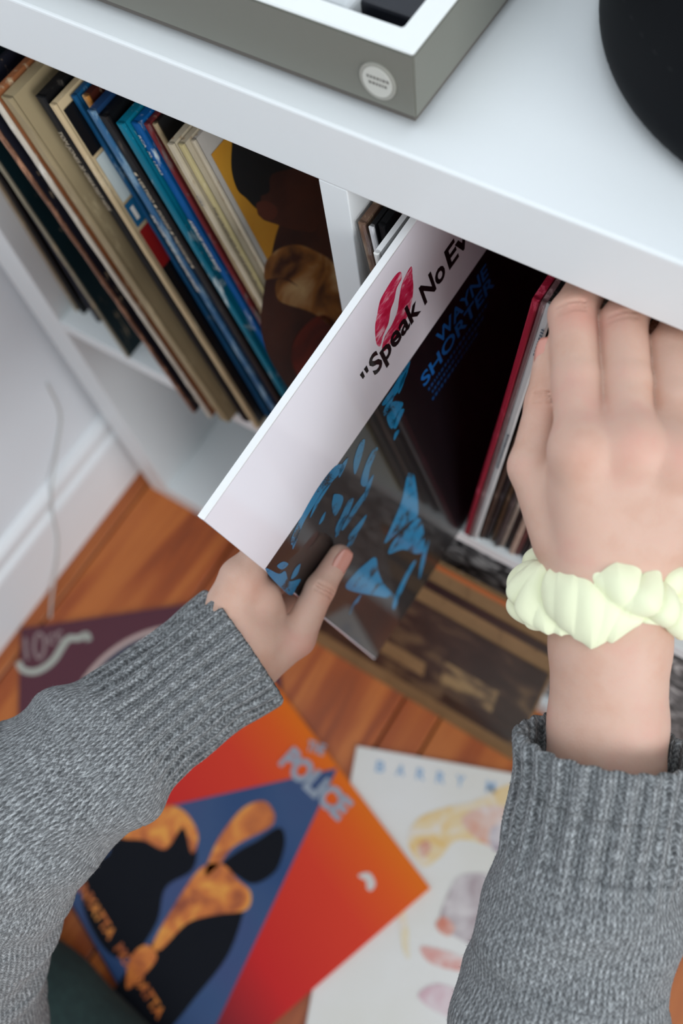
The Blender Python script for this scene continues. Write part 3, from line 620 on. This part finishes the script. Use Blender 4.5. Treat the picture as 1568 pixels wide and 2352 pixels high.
obj('rim', *frame_vf(TX0 + .02, TY0 + .02, TX1 - .02, TY1 - .02, TZ1 - .12, TZ1, 1.1, .05), rimm, tt)
box('base_trim', (TX0 + .1, TY0 + .1, TZ0), (TX1 - .1, TY1 - .1, TZ0 + .3), plain('trim_dark', srgb(92, 86, 80), .6), tt, .05)
dkp = plain('deck_black', srgb(24, 26, 34), .4)
box('deck_plate', (TX0 + 1.15, TY0 + 1.15, TZ0 + .3), (TX1 - 1.15, TY1 - 1.15, TZ1 - 1.5), plain('well_black', srgb(12, 13, 18), .5), tt, 0)
box('deck_panel', (TX0 + 1.6, TY0 + 2.3, TZ1 - 1.5), (TX1 - 1.3, TY1 - 1.4, TZ1 - .55), dkp, tt, .15)
box('switch_key', (-3.4, TY0 + 1.35, TZ1 - 1.5), (.9, TY0 + 3.9, TZ1 - .25), plain('key_grey', srgb(196, 200, 202), .4), tt, .3, 3)
def cyl_vf(c, r, z0, z1, n=48, bev=.1):
    V = []; F = []
    for (rr, z) in ((r, z0), (r, z1 - bev), (r - bev, z1)):
        V += [(c[0] + rr * math.cos(a), c[1] + rr * math.sin(a), z) for a in np.linspace(0, 2 * math.pi, n, endpoint=False)]
    for k in range(2):
        for i in range(n): F.append([k * n + i, k * n + (i + 1) % n, (k + 1) * n + (i + 1) % n, (k + 1) * n + i])
    F += [list(range(n))[::-1], [2 * n + i for i in range(n)]]; return V, F
obj('platter', *cyl_vf((TX0 + 17.5, TY0 + 17), 14.8, TZ1 - .55, TZ1 + .7, 72), plain('platter_metal', srgb(150, 152, 154), .3), tt); obj('slip_mat', *cyl_vf((TX0 + 17.5, TY0 + 17), 14.4, TZ1 + .7, TZ1 + .95, 72, .05), dkp, tt)
for fx in (TX0 + 3, TX1 - 3):
    for fy in (TY0 + 3, TY1 - 3): obj('foot', *cyl_vf((fx, fy), 1.6, 3.8, TZ0, 24, .05), plain('foot_rubber', srgb(20, 20, 20), .8), tt)
bc = on_plane(868, 186, (0, TY0, 0), np.array([0, 1., 0]))
def vdisc(c, r, y, n=40, y1=None):
    V = [(c[0] + r * math.cos(a), y, c[2] + r * math.sin(a)) for a in np.linspace(0, 2 * math.pi, n, endpoint=False)]
    V += [(p[0], y1, p[2]) for p in V]; F = [list(range(n))] + [[i, i + n, (i + 1) % n + n, (i + 1) % n] for i in range(n)]; return V, F
bd = obj('badge', *vdisc(bc, .86, TY0 - .06, y1=TY0 + .02), plain('badge_ring', srgb(158, 157, 148), .4), tt)
obj('badge_face', *vdisc(bc, .70, TY0 - .09, y1=TY0 - .05), plain('badge_white', srgb(198, 198, 190), .4), bd)
mk = plain('badge_print', srgb(120, 118, 112), .5)
for zz, ll in ((.12, .95), (-.16, .8)):
    V = []; F = []; q = -ll / 2
    while q < ll / 2:
        ww = random.uniform(.06, .14); V += [(bc[0] + q, TY0 - .1, bc[2] + zz), (bc[0] + q + ww, TY0 - .1, bc[2] + zz), (bc[0] + q + ww, TY0 - .1, bc[2] + zz + .13), (bc[0] + q, TY0 - .1, bc[2] + zz + .15)]; F.append([len(V) - 4, len(V) - 3, len(V) - 2, len(V) - 1]); q += ww + .05
    obj('badge_lettering', V, F, mk, bd)

# ================================================================== SDF MODELLING (hands, arms, soft shapes)
def surface_nets(fn, lo, hi, res):
    lo = np.array(lo, float); hi = np.array(hi, float); N = np.ceil((hi - lo) / res).astype(int) + 1
    ax = [lo[i] + np.arange(N[i]) * res for i in range(3)]
    G = np.stack(np.meshgrid(*ax, indexing='ij'), -1).astype(np.float32)
    D = fn(G.reshape(-1, 3)).reshape(N).astype(np.float32); del G
    ins = D < 0
    cs = [(a, b, c) for a in (0, 1) for b in (0, 1) for c in (0, 1)]
    def corner(A, c): return A[c[0]:N[0] - 1 + c[0], c[1]:N[1] - 1 + c[1], c[2]:N[2] - 1 + c[2]]
    cnt = sum(corner(ins, c).astype(np.int8) for c in cs); mask = (cnt > 0) & (cnt < 8)
    idx = np.full(mask.shape, -1, np.int64); cells = np.argwhere(mask); idx[mask] = np.arange(len(cells))
    acc = np.zeros((len(cells), 3)); num = np.zeros(len(cells)); ci, cj, ck = cells.T
    for a in cs:
        for axis in range(3):
            if a[axis]: continue
            b = list(a); b[axis] = 1
            da = D[ci + a[0], cj + a[1], ck + a[2]]; db = D[ci + b[0], cj + b[1], ck + b[2]]
            x = (da < 0) != (db < 0); t = np.where(x, da / np.where(x, da - db, 1), 0)
            p = np.tile(np.array(a, float), (len(cells), 1)); p[:, axis] += t
            acc += p * x[:, None]; num += x
    V = lo + (cells + acc / num[:, None]) * res
    F = []
    for axis in range(3):
        o1, o2 = [i for i in range(3) if i != axis]
        sl0 = [slice(0, None)] * 3; sl1 = [slice(0, None)] * 3; sl0[axis] = slice(0, N[axis] - 1); sl1[axis] = slice(1, N[axis])
        x = ins[tuple(sl0)] != ins[tuple(sl1)]; E = np.argwhere(x)
        ok = (E[:, o1] > 0) & (E[:, o2] > 0) & (E[:, o1] < N[o1] - 1) & (E[:, o2] < N[o2] - 1); E = E[ok]
        first = ins[tuple(E.T)]
        q = []
        for d1, d2 in ((-1, -1), (0, -1), (0, 0), (-1, 0)):
            c = E.copy(); c[:, o1] += d1; c[:, o2] += d2; q.append(idx[tuple(c.T)])
        q = np.stack(q, 1); flip = first if axis != 1 else ~first
        q = np.where(flip[:, None], q, q[:, ::-1]); F.append(q)
    return V, np.concatenate(F)
def relax(V, F, it=3, lam=.5):
    E = np.concatenate([F[:, [0, 1]], F[:, [1, 2]], F[:, [2, 3]], F[:, [3, 0]]]); 
    for k in range(it):
        s = np.zeros_like(V); c = np.zeros(len(V))
        for i in range(3): s[:, i] = np.bincount(E[:, 0], V[E[:, 1], i], len(V)) + np.bincount(E[:, 1], V[E[:, 0], i], len(V))
        c = np.bincount(E[:, 0], minlength=len(V)) + np.bincount(E[:, 1], minlength=len(V))
        V = V + (lam if k % 2 == 0 else -lam * 1.03) * (s / np.maximum(c, 1)[:, None] - V)
    return V
def cap(p, a, b, ra, rb):
    a = np.asarray(a, np.float32); b = np.asarray(b, np.float32); ba = b - a; pa = p - a
    h = np.clip((pa @ ba) / max(1e-9, float(ba @ ba)), 0, 1); return np.linalg.norm(pa - h[:, None] * ba, axis=1) - (ra + (rb - ra) * h)
def smin(a, b, k): h = np.maximum(k - np.abs(a - b), 0) / k; return np.minimum(a, b) - h * h * k * .25
def smax(a, b, k): return -smin(-a, -b, k)
def chain(p, J, k=.25):
    dd = None
    for (a, ra), (b, rb) in zip(J[:-1], J[1:]):
        c = cap(p, a, b, ra, rb); dd = c if dd is None else smin(dd, c, k)
    return dd
def fold(p, d_, J, nxt, r_, q, up, half, dep=.035):
    """shallow skin crease across a finger joint"""
    ax = unit(nxt - J); un = unit(up - ax * (up @ ax)); sd = np.cross(ax, un); pts = [J + ax * (q + .05 * math.sin(3 * a_)) + (un * math.cos(a_) + sd * math.sin(a_)) * (r_ + .015) for a_ in np.linspace(-half, half, 6)]
    k_ = np.where(((p - J.astype(np.float32)) ** 2).sum(1) < 4.)[0]; d_ = d_.copy(); d_[k_] = smax(d_[k_], -chain(p[k_], [(c_, dep + .02) for c_ in pts], .02), .10); return d_
def nail(parent, c, ax, nrm, wd, ln, curve=.5):
    """curved finger nail: c = centre on the surface, ax = towards the tip, nrm = outward"""
    ax = unit(ax); nrm = unit(nrm - ax * (nrm @ ax)); sd = np.cross(ax, nrm); V = []; F = []; nu, nv = 9, 10
    for j in range(nv):
        t = j / (nv - 1); ww = wd * (.82 + .18 * math.sin(math.pi * min(1, t * 1.15))) * (1 if t < .8 else math.sqrt(max(.0, 1 - ((t - .8) / .24) ** 2)))
        if t < .12: ww *= .75 + .25 * t / .12
        for i in range(nu):
            s = (i / (nu - 1) - .5) * 2
            V.append(c + ax * (t - .5) * ln + sd * s * ww / 2 + nrm * (.045 - curve * (s * ww / 2) ** 2 / wd - .10 * (t - .45) ** 2))
    for j in range(nv - 1):
        for i in range(nu - 1): a = j * nu + i; F.append([a, a + 1, a + nu + 1, a + nu])
    o = obj('fingernail', V, F, M['nail'], parent, True)
    md = o.modifiers.new('s', 'SOLIDIFY'); md.thickness = .0004; return o

person = empty('person', (14, -36, FLOOR), 'person in a grey knitted sweater and dark green trousers, pulling a record from the shelf', 'person')

# ---- left arm and hand (thumb on the cover's front, fingers behind it)
Lw = LP
tip, ip, mcp, cmc = Lw(3.3, 13.35, .70), Lw(1.1, 13.2, .88), Lw(-1.95, 13.75, 1.15), Lw(-4.7, 13.2, .2)
wrL = at(535, 1478, 52.6)
armL = [at(548, 1490, 53.0), at(470, 1545, 52.2), at(300, 1650, 50.4)]
mc = [Lw(-1.0, 9.7, -1.95), Lw(-1.1, 11.7, -2.7), Lw(-1.5, 13.7, -2.9), Lw(-2.3, 15.4, -2.6)]
fing = []
for k, (b, l1, l2, l3, r0) in enumerate(((mc[0], 3.4, 2.3, 1.7, .92), (mc[1], 3.8, 2.6, 1.8, .93), (mc[2], 3.5, 2.4, 1.8, .88), (mc[3], 2.7, 1.7, 1.5, .76))):
    hz = -LT - r0 * .92 - .04
    t0 = 9.6 + 2.05 * k
    s0 = -1.2 - .35 * k * (k > 1)
    p1 = Lw(s0 + l1 * .93, t0 + .1 * k, hz - .25); p2 = Lw(s0 + l1 * .93 + l2 * .98, t0 + .25 + .05 * k, hz); p3 = Lw(s0 + l1 * .93 + l2 * .98 + l3, t0 + .5, hz + .12)
    fing.append([(b, r0 * 1.08), (p1, r0 * .98), (p2, r0 * .86), (p3, r0 * .7)])
def sdf_left(p):
    f_ = None
    for J in fing: c = chain(p, J, .2); f_ = c if f_ is None else smin(f_, c, .12)
    palm = None
    for k, b in enumerate(mc):
        c = cap(p, b, wrL + (Lw(0, .62 * (k - 1.2), -.1 * k) - Lw(0, 0, 0)), (.92 if k == 0 else 1.08 - .05 * k), (1.75 if k == 0 else 1.45)); palm = c if palm is None else smin(palm, c, .9)
    palm = smin(palm, chain(p, [(cmc, 1.4), (wrL, 1.75)], .8), 1.2)
    th = chain(p, [(tip, .72), (ip, .83), (mcp, 1.06), (cmc, 1.4)], .35)
    d_ = smin(palm, f_, .55)
    # web between thumb and index
    d_ = smin(d_, cap(p, Lw(-3.6, 11.2, -.8), mcp, 1.35, .85), .8)
    d_ = smin(d_, chain(p, [(Lw(-1.15, 9.6, -1.85), .92), (Lw(-1.2, 11.2, -1.1), 1.0), (Lw(-1.45, 12.4, -.5), .8)], .5), .7)
    d_ = smin(d_, cap(p, Lw(-1.6, 11.5, -1.2), Lw(-3.4, 12.0, -.9), 1.15, 1.6), .8)
    d_ = smin(d_, th, .28)
    off = unit(np.cross(unit(armL[2] - armL[0]), (0, 0, 1.)))
    fa = None
    for s in (-.75, .75):
        c = chain(p, [(wrL + off * s * .9, 1.7), (armL[1] + off * s * .7, 1.6), (armL[2] + off * s * .8, 1.8)], .5); fa = c if fa is None else smin(fa, c, 1.2)
    d_ = smin(d_, fa, 1.3)
    d_ = smin(d_, cap(p, Lw(-2.6, 9.9, -1.9), Lw(-4.6, 11.4, -1.0), 1.0, 1.25), .8)
    # knuckle folds on the thumb
    for q in (-.22, .0, .2): d_ = fold(p, d_, ip, tip, .84, q, LN * .62 - ray(740, 1330), .75)
    return d_
allp = np.array([q[0] for J in fing for q in J] + [tip, ip, mcp, cmc, wrL] + armL)
V, F = surface_nets(sdf_left, allp.min(0) - 3.6, allp.max(0) + 3.4, .09); V = relax(V, F, 4)
def flush(o, pts, rad=.9, amt=.55):
    me = o.data; n = len(me.vertices); co_ = np.empty(n * 3); me.vertices.foreach_get('co', co_); co_ = co_.reshape(-1, 3) * 100 + np.array(wloc(o)) * 100; co_[:, 2] += FLOOR
    v = np.zeros(n)
    for q, w_ in pts: v = np.maximum(v, w_ * np.exp(-(np.linalg.norm(co_ - q, axis=1) / rad) ** 2))
    at_ = me.attributes.new('flush', 'FLOAT', 'POINT'); at_.data.foreach_set('value', (v * amt).astype(np.float32))
aL = obj('arm', V, F, M['skin'], person, True); aL['label'] = 'bare left hand and wrist gripping the glossy record sleeve'
flush(aL, [(ip + LN * .9, .7), (mcp + LN * 1.1, 1.), (mc[0] + LN, .5), (tip + LN * .6, .6)], .9, .36)
nm_ = unit(LN * .62 - unit(ray(775, 1265)) * .85)
nail(aL, tip - unit(tip - ip) * .12 + nm_ * .735, tip - ip, nm_, 1.06, 1.45, .72)

# ---- right arm and hand (fingers reach in under the top board, thumb along the spines)
def pt(x, y, dd): return at(x, y, dd)
def finger(mcp_, pip_, r_, l2=2.3, l3=1.9, dx=-.15):
    dip_ = pip_ + np.array([dx, l2 * .97, 0]); dip_[2] = min(-r_ * .82 - .08, pip_[2])
    tp_ = dip_ + np.array([dx, l3 * .97, -.22])
    mid = mcp_ * .5 + pip_ * .5
    return [(mcp_, r_ * .98), (mid, r_ * .97), (pip_, r_ * .98), (dip_, r_ * .80), (tp_, r_ * .66)]
mR = [pt(1334, 1040, 37.9), pt(1446, 1030, 37.6), pt(1556, 1055, 37.6), pt(1650, 1110, 37.9)]
pR = [pt(1314, 724, 41.0), pt(1430, 742, 40.5), pt(1540, 800, 40.0), pt(1636, 880, 39.8)]
fR = [finger(mR[0], pR[0], 1.06), finger(mR[1], pR[1], 1.06, 2.6), finger(mR[2], pR[2], 1.02, 2.4), finger(mR[3], pR[3], .9, 1.8, 1.6)]
wR = pt(1398, 1370, 40.8)
tR = [(pt(1264, 812, 41.3), .70), (pt(1253, 925, 40.9), .86), (pt(1222, 1072, 40.2), 1.0), (pt(1296, 1235, 40.4), 1.45)]
up0 = -unit(ray(1400, 1000))
def sdf_right(p):
    f_ = None
    for J in fR: c = chain(p, J, .2); f_ = c if f_ is None else smin(f_, c, .10)
    palm = None
    for k, b in enumerate(mR):
        c = cap(p, b, pt(1350 + 34 * k, 1300 - 4 * k, 40.2 + .05 * k), 1.22 - .04 * k, 1.75); palm = c if palm is None else smin(palm, c, .9)
    palm = smin(palm, cap(p, pt(1345, 1120, 39.4), pt(1420, 1260, 40.6), 1.6, 1.9), .8)
    for a_, b_ in zip(mR[:-1], mR[1:]): palm = smin(palm, cap(p, a_ - up0 * .12, b_ - up0 * .12, 1.0, 1.0), .7)
    for (x, y, dd) in ((1387, 985, 38.6), (1503, 1005, 38.4), (1606, 1060, 38.5)): palm = smin(palm, cap(p, pt(x, y, dd), pt(x + 6, y + 90, dd), .55, .8), .5)
    d_ = smin(palm, f_, .75)
    th = chain(p, tR, .35); d_ = smin(d_, th, .32)
    d_ = smin(d_, cap(p, pt(1262, 1120, 40.0), pt(1330, 1190, 40.0), 1.05, 1.5), .5)
    fa = None
    for x0, x1, x2 in ((1362, 1364, 1362), (1450, 1436, 1428)):
        c = chain(p, [(pt(x0, 1330, 41.0), 1.88), (pt(x1, 1480, 41.3), 1.9), (pt(x2, 1660, 41.6), 1.92), (pt(x2 - 20, 2050, 42.5), 2.3)], .5); fa = c if fa is None else smin(fa, c, 1.4)
    d_ = smin(d_, fa, 1.2)
    for J, nx, r_, qs in ((pR[0], mR[0], 1.04, (.1, .32, .5)), (pR[1], mR[1], 1.04, (.25, .5)), (tR[1][0], tR[2][0], .86, (-.12, .1, .3))):
        for q in qs: d_ = fold(p, d_, J, nx, r_, q, up0, .6)
    return d_
allp = np.array([q[0] for J in fR for q in J] + [q[0] for q in tR] + [wR, pt(1400, 1700, 41.6)])
V, F = surface_nets(sdf_right, allp.min(0) - 3.0, allp.max(0) + 3.2, .09); V = relax(V, F, 4)
aR = obj('arm', V, F, M['skin'], person, True); aR['label'] = 'bare right hand and wrist reaching under the shelf top board'
up_ = -unit(ray(1300, 900))
flush(aR, [(pR[0] + up_ * 1.1, 1.), (pR[1] + up_ * 1.1, .6), (mR[0] + up_ * 1.2, .55), (mR[1] + up_ * 1.2, .6), (mR[2] + up_ * 1.2, .6), (tR[1][0] + up_, .5)], 1.1, .24)
tdir = unit(tR[0][0] - tR[1][0]); nn = unit(up_ * .88 - ROT[0] * .45)
nail(aR, tR[0][0] + tdir * .05 + nn * .71, tdir, nn, .98, 1.35, .62)

# ================================================================== SWEATER SLEEVES
def sleeve_part(P, R, cuff, parent, ribs, flat=.86, seed=0, rim_tilt=0., nseg=None, axis_hint=(0, 0, 1.), wr_amp=1., noise_from=0.):
    rg = np.random.default_rng(seed)
    C_ = spline(P, 24); Rs = np.interp(np.linspace(0, 1, len(C_)), np.linspace(0, 1, len(R)), R)
    seglen = np.r_[0, np.cumsum(np.linalg.norm(np.diff(C_, axis=0), axis=1))]; Ltot = seglen[-1]
    st = np.arange(0, Ltot, .11); C2 = np.stack([np.interp(st, seglen, C_[:, i]) for i in range(3)], 1); R2 = np.interp(st, seglen, Rs)
    NU = ribs * 14; th = np.linspace(0, 2 * math.pi, NU, endpoint=False); hint = np.array(axis_hint, float)
    ph = rg.uniform(0, 6.28, 30)
    V = []; UV = []
    rows = [('in', s) for s in (2.2, 1.4, .7, .25)] + [('out', s) for s in st]
    circ = 2 * math.pi * np.mean(R2)
    pat = []
    for kind, s in rows:
        i = min(len(st) - 1, int(s / .11)); tg = unit(C2[min(i + 3, len(st) - 1)] - C2[max(i - 3, 0)])
        b = unit(hint - tg * (hint @ tg)); a = np.cross(tg, b)
        r0 = R2[i]
        k = 1 / (1 + math.exp((s - cuff) * 3.2))                        # 1 in the cuff, 0 on the sleeve body
        rib = np.cos(ribs * th + .5 * math.sin(s * .6 + ph[0]))
        rib = np.tanh(rib * 2.2)
        dr = k * .17 * rib
        # body: bags out a little after the cuff, soft diagonal creases
        m = 1 - k
        dr = dr + m * (.28 * math.exp(-((s - cuff - 1.2) / 1.6) ** 2))
        cre = .16 * np.sin(3 * th + s * .9 + ph[1]) * math.sin(s * .55 + ph[2]) + .12 * np.sin(2 * th - s * 1.5 + ph[3]) + .07 * np.sin(5 * th + s * 1.9 + ph[4])
        dr = dr + wr_amp * (m * cre + k * .25 * cre)
        dr = dr + .012 * np.sin(ribs * 3 * th + ph[5]) * np.sin(s * 26)
        if kind == 'in': dr = dr - .30
        elif s < .3: dr = dr - .16 * (1 - s / .3) ** 2
        dr = dr + .06 * np.sin(7 * th + ph[6]) * math.exp(-s * 1.2)
        rr = r0 + dr
        fl = flat
        ring = C2[i] + np.outer(rr * np.cos(th), a) + np.outer(rr * fl * np.sin(th), b) + tg * (rim_tilt * np.sin(th))[:, None] * math.exp(-s * .8)
        V.append(ring); pat.append(s if kind == 'out' else -s)
    V = np.array(V); nr = len(rows); F = []
    ii = np.arange(NU); jj = (ii + 1) % NU
    for q in range(nr - 1): F.append(np.stack([q * NU + ii, q * NU + jj, (q + 1) * NU + jj, (q + 1) * NU + ii], 1))
    F = np.concatenate(F)
    o = obj('sleeve', V.reshape(-1, 3), F, M['knit'], parent, True)
    uvl = o.data.uv_layers.new(name='uv'); uu = np.tile(np.r_[ii], nr) * circ / NU; vv = np.repeat(np.array(pat), NU)
    lu = np.empty(len(o.data.loops), np.int64); o.data.loops.foreach_get('vertex_index', lu)
    Ul = uu[lu].copy(); Vl = vv[lu]
    lp_ = Ul.reshape(-1, 4); wrap = (lp_.max(1) - lp_.min(1)) > circ / 2
    lp_[wrap] = np.where(lp_[wrap] < circ / 2, lp_[wrap] + circ, lp_[wrap])
    uvl.data.foreach_set('uv', np.stack([lp_.reshape(-1), Vl], 1).astype(np.float32).ravel())
    # loose wool fibres
    vi = rg.integers(4 * NU, min(nr - 2, 300) * NU, 9000); Vf = V.reshape(-1, 3); FV = []; FF = []
    nrmv = Vf[vi] - np.repeat(np.array([C2[min(len(st) - 1, max(0, int(p_ / .11)))] for p_ in pat]), NU, axis=0)[vi]; nrmv /= np.linalg.norm(nrmv, axis=1)[:, None]
    for k_, v_ in enumerate(vi):
        p0 = Vf[v_]; nv = nrmv[k_]; rd = rg.normal(size=3); t1 = unit(np.cross(nv, rd)); ln = rg.uniform(.08, .26)
        p1 = p0 + (nv * .6 + t1 * .8) * ln * .5 - nv * .02; p2 = p1 + (nv * rg.uniform(-.2, .5) + t1 * rg.uniform(.2, 1) + unit(rd) * .5) * ln * .5
        wv_ = np.cross(nv, t1) * .006
        n0 = len(FV); FV += [p0 - nv * .03 + wv_, p0 - nv * .03 - wv_, p1 - wv_, p1 + wv_, p2]; FF += [[n0, n0 + 1, n0 + 2, n0 + 3], [n0 + 3, n0 + 2, n0 + 4]]
    fz = obj('wool_fuzz', FV, FF, M['fuzz'], o); fz['kind'] = 'stuff'
    return o
sl = sleeve_part([at(563, 1482, 52.6), at(470, 1548, 52.0), at(350, 1640, 51.0), at(200, 1760, 49.5), at(40, 1880, 49.0), at(-70, 2030, 51), at(-120, 2260, 55), at(-130, 2500, 60), np.array([1., -59, -22]), np.array([6., -66, -3])],
            [3.78, 3.5, 3.5, 4.2, 4.9, 5.4, 5.6, 5.6, 6.2, 7.0], 8.0, person, 28, .9, 3, 0., axis_hint=-ROT[2])
sl['label'] = 'grey ribbed sweater sleeve on the left arm'
sr = sleeve_part([at(1396, 1702, 41.3), at(1384, 1800, 41.4), at(1352, 1990, 41.6), at(1310, 2200, 42.2), at(1270, 2420, 43), at(1230, 2750, 45), np.array([33.5, -43, -28]), np.array([36, -54, -20]), np.array([37., -62, -2])],
            [4.0, 3.85, 3.95, 4.5, 4.9, 5.2, 5.6, 6.0, 7.0], 5.4, person, 24, .88, 5, .3, axis_hint=-ROT[2])
sr['label'] = 'grey ribbed sweater sleeve on the right arm'
# trouser leg at the lower left
gt = noise_mat('dark_green_cloth', [(.3, srgb(24, 44, 44)), (.7, srgb(36, 60, 58))], 160, rough=.9)
lj = [(at(-200, 2165, 92), 8.2), (at(30, 2395, 90), 9.2), (at(320, 2700, 88), 9.6), (np.array([22., -72, -62]), 10.)]
def sdf_leg(p): return chain(p, lj, 1.)
lpnts = np.array([q[0] for q in lj])
V, F = surface_nets(sdf_leg, lpnts.min(0) - 11, lpnts.max(0) + 11, .7); obj('trouser_leg', relax(V, F, 4), F, gt, person, True)

# ================================================================== SCRUNCHIE on the right wrist
def scrunchie():
    c = pt(1400, 1352, 41.2); tg = unit(pt(1398, 1480, 41.3) - pt(1402, 1250, 40.6)); b = unit(-ROT[2] + tg * (ROT[2] @ tg)); a = np.cross(tg, b)
    a = a if a @ ROT[0] > 0 else -a
    NUs, NVs = 520, 110; V = []; F = []
    rg = np.random.default_rng(11); ph = rg.uniform(0, 6.28, 20)
    for i in range(NUs):
        u = 2 * math.pi * i / NUs
        side = math.exp(-((u - math.pi) / .40) ** 2)
        cx = 3.2 * math.cos(u); cb = 2.5 * math.sin(u)
        ctr = c + a * cx + b * cb + tg * (.14 * math.sin(2 * u + 1) + .16 * math.sin(3 * u + ph[0]) + .25 * side)
        out = unit(a * math.cos(u) / 1.0 + b * math.sin(u) * 1.2)
        ra_ = .92 + .14 * math.sin(3 * u + ph[1]) + .38 * side; rt_ = 1.62 + .22 * math.sin(4 * u + ph[3]) + .12 * math.sin(7 * u + ph[4])
        for j in range(NVs):
            v = 2 * math.pi * j / NVs
            wq = 4 * u + 1.5 * math.sin(v + ph[5]) + .7 * math.sin(2 * u + ph[6]) + .35 * math.sin(2 * v + 3 * u + ph[10])
            puff = abs(math.sin(wq))                                       # round puffs with sharp valleys between them
            w2 = 7.5 * u - 1.7 * math.sin(v * 1. + .6 + ph[8]) + .8 * math.sin(3 * u + ph[11])
            pleat = abs(math.sin(w2)); msk = .5 + .5 * math.sin(2.3 * u + 1.7 * math.cos(v) + ph[12])
            w3 = 11 * u + 1.5 * math.sin(v + ph[13]); fine = abs(math.sin(w3))
            g = .44 + .58 * puff ** .55 + .46 * msk ** 1.3 * (pleat ** .55 - .68) + .10 * (1 - msk) * (fine - .5) + .03 * math.sin(19 * u + 3 * math.sin(2 * v)) * msk - .16 * abs(math.sin(13 * u + 1.2 * math.sin(3 * u + ph[15]) + .5 * math.cos(v))) * abs(math.sin(v)) ** 3
            V.append(ctr + out * (ra_ * g * math.cos(v)) + tg * (rt_ * (.66 + .36 * g) * math.sin(v) + .22 * math.cos(2 * v + 4 * u + ph[14]) * .5))
    for i in range(NUs):
        for j in range(NVs):
            F.append([i * NVs + j, i * NVs + (j + 1) % NVs, ((i + 1) % NUs) * NVs + (j + 1) % NVs, ((i + 1) % NUs) * NVs + j])
    t = NT('pale_yellow_jersey'); uv = t.n('ShaderNodeUVMap', uv_map='uv'); w1 = t.n('ShaderNodeTexWave', i_Scale=60.); t.l(uv.outputs[0], w1.inputs[0])
    nz = t.n('ShaderNodeTexNoise', i_Scale=900., i_Detail=2.); tc = t.n('ShaderNodeTexCoord'); t.l(tc.outputs['Object'], nz.inputs[0])
    t.b.inputs['Base Color'].default_value = srgb(233, 235, 200); t.b.inputs['Roughness'].default_value = .9; t.b.inputs['Sheen Weight'].default_value = .15; t.b.inputs['Subsurface Weight'].default_value = .0; t.b.inputs['Subsurface Radius'].default_value = (1, 1, .5); t.b.inputs['Subsurface Scale'].default_value = .003
    t.bump(t.math('ADD', t.math('MULTIPLY', w1.outputs['Fac'], .4), nz.outputs['Fac']), .25, .0006)
    o = obj('scrunchie', V, F, t.m, None, True); uvl = o.data.uv_layers.new(name='uv')
    lu = np.empty(len(o.data.loops), np.int64); o.data.loops.foreach_get('vertex_index', lu)
    uvl.data.foreach_set('uv', np.stack([(lu // NVs) / NUs * 8., (lu % NVs) / NVs], 1).astype(np.float32).ravel())
    tag(o, 'pale yellow ruffled fabric scrunchie worn around the right wrist', 'scrunchie')
scrunchie()

# ================================================================== BLACK ROUNDED OBJECT on the shelf top
def sdf_black(p):
    q = p - np.array([19.4, 15.0, 3.8], np.float32)
    rxy = np.sqrt((q[:, 0] / 12.1) ** 2 + (q[:, 1] / 12.1) ** 2); z = q[:, 2]
    body = smax((rxy - 1.0 + .10 * np.clip(z / 10, 0, 1)) * 12., np.abs(z - 5.0) - 5.0, 1.6)
    a = np.arctan2(q[:, 1], q[:, 0]); 
    return body
V, F = surface_nets(sdf_black, (6, 1.5, 3), (33, 29, 15), .25); V = relax(V, F, 2)
sp_ = empty('speaker', (19.4, 15.0, 3.8), 'large black rounded casing standing on the shelf top beside the turntable', 'speaker')
blk = plain('black_shell', srgb(5, 7, 12), .6, .12, grain=.05, gscale=500)
V[:, 2] = np.maximum(V[:, 2], 3.95)
obj('casing', V, F, blk, sp_, True)
ringp = [(19.4 + 11.55 * math.cos(a), 15.0 + 11.55 * math.sin(a), 7.4) for a in np.linspace(0, 2 * math.pi, 73)]
obj('seam', *tube_vf(ringp, .12), plain('seam_black', srgb(6, 7, 10), .5), sp_, True)
obj('base_ring', *cyl_vf((19.4, 15.0), 10.4, 3.8, 4.3, 64, .1), plain('base_black', srgb(40, 43, 52), .5), sp_)
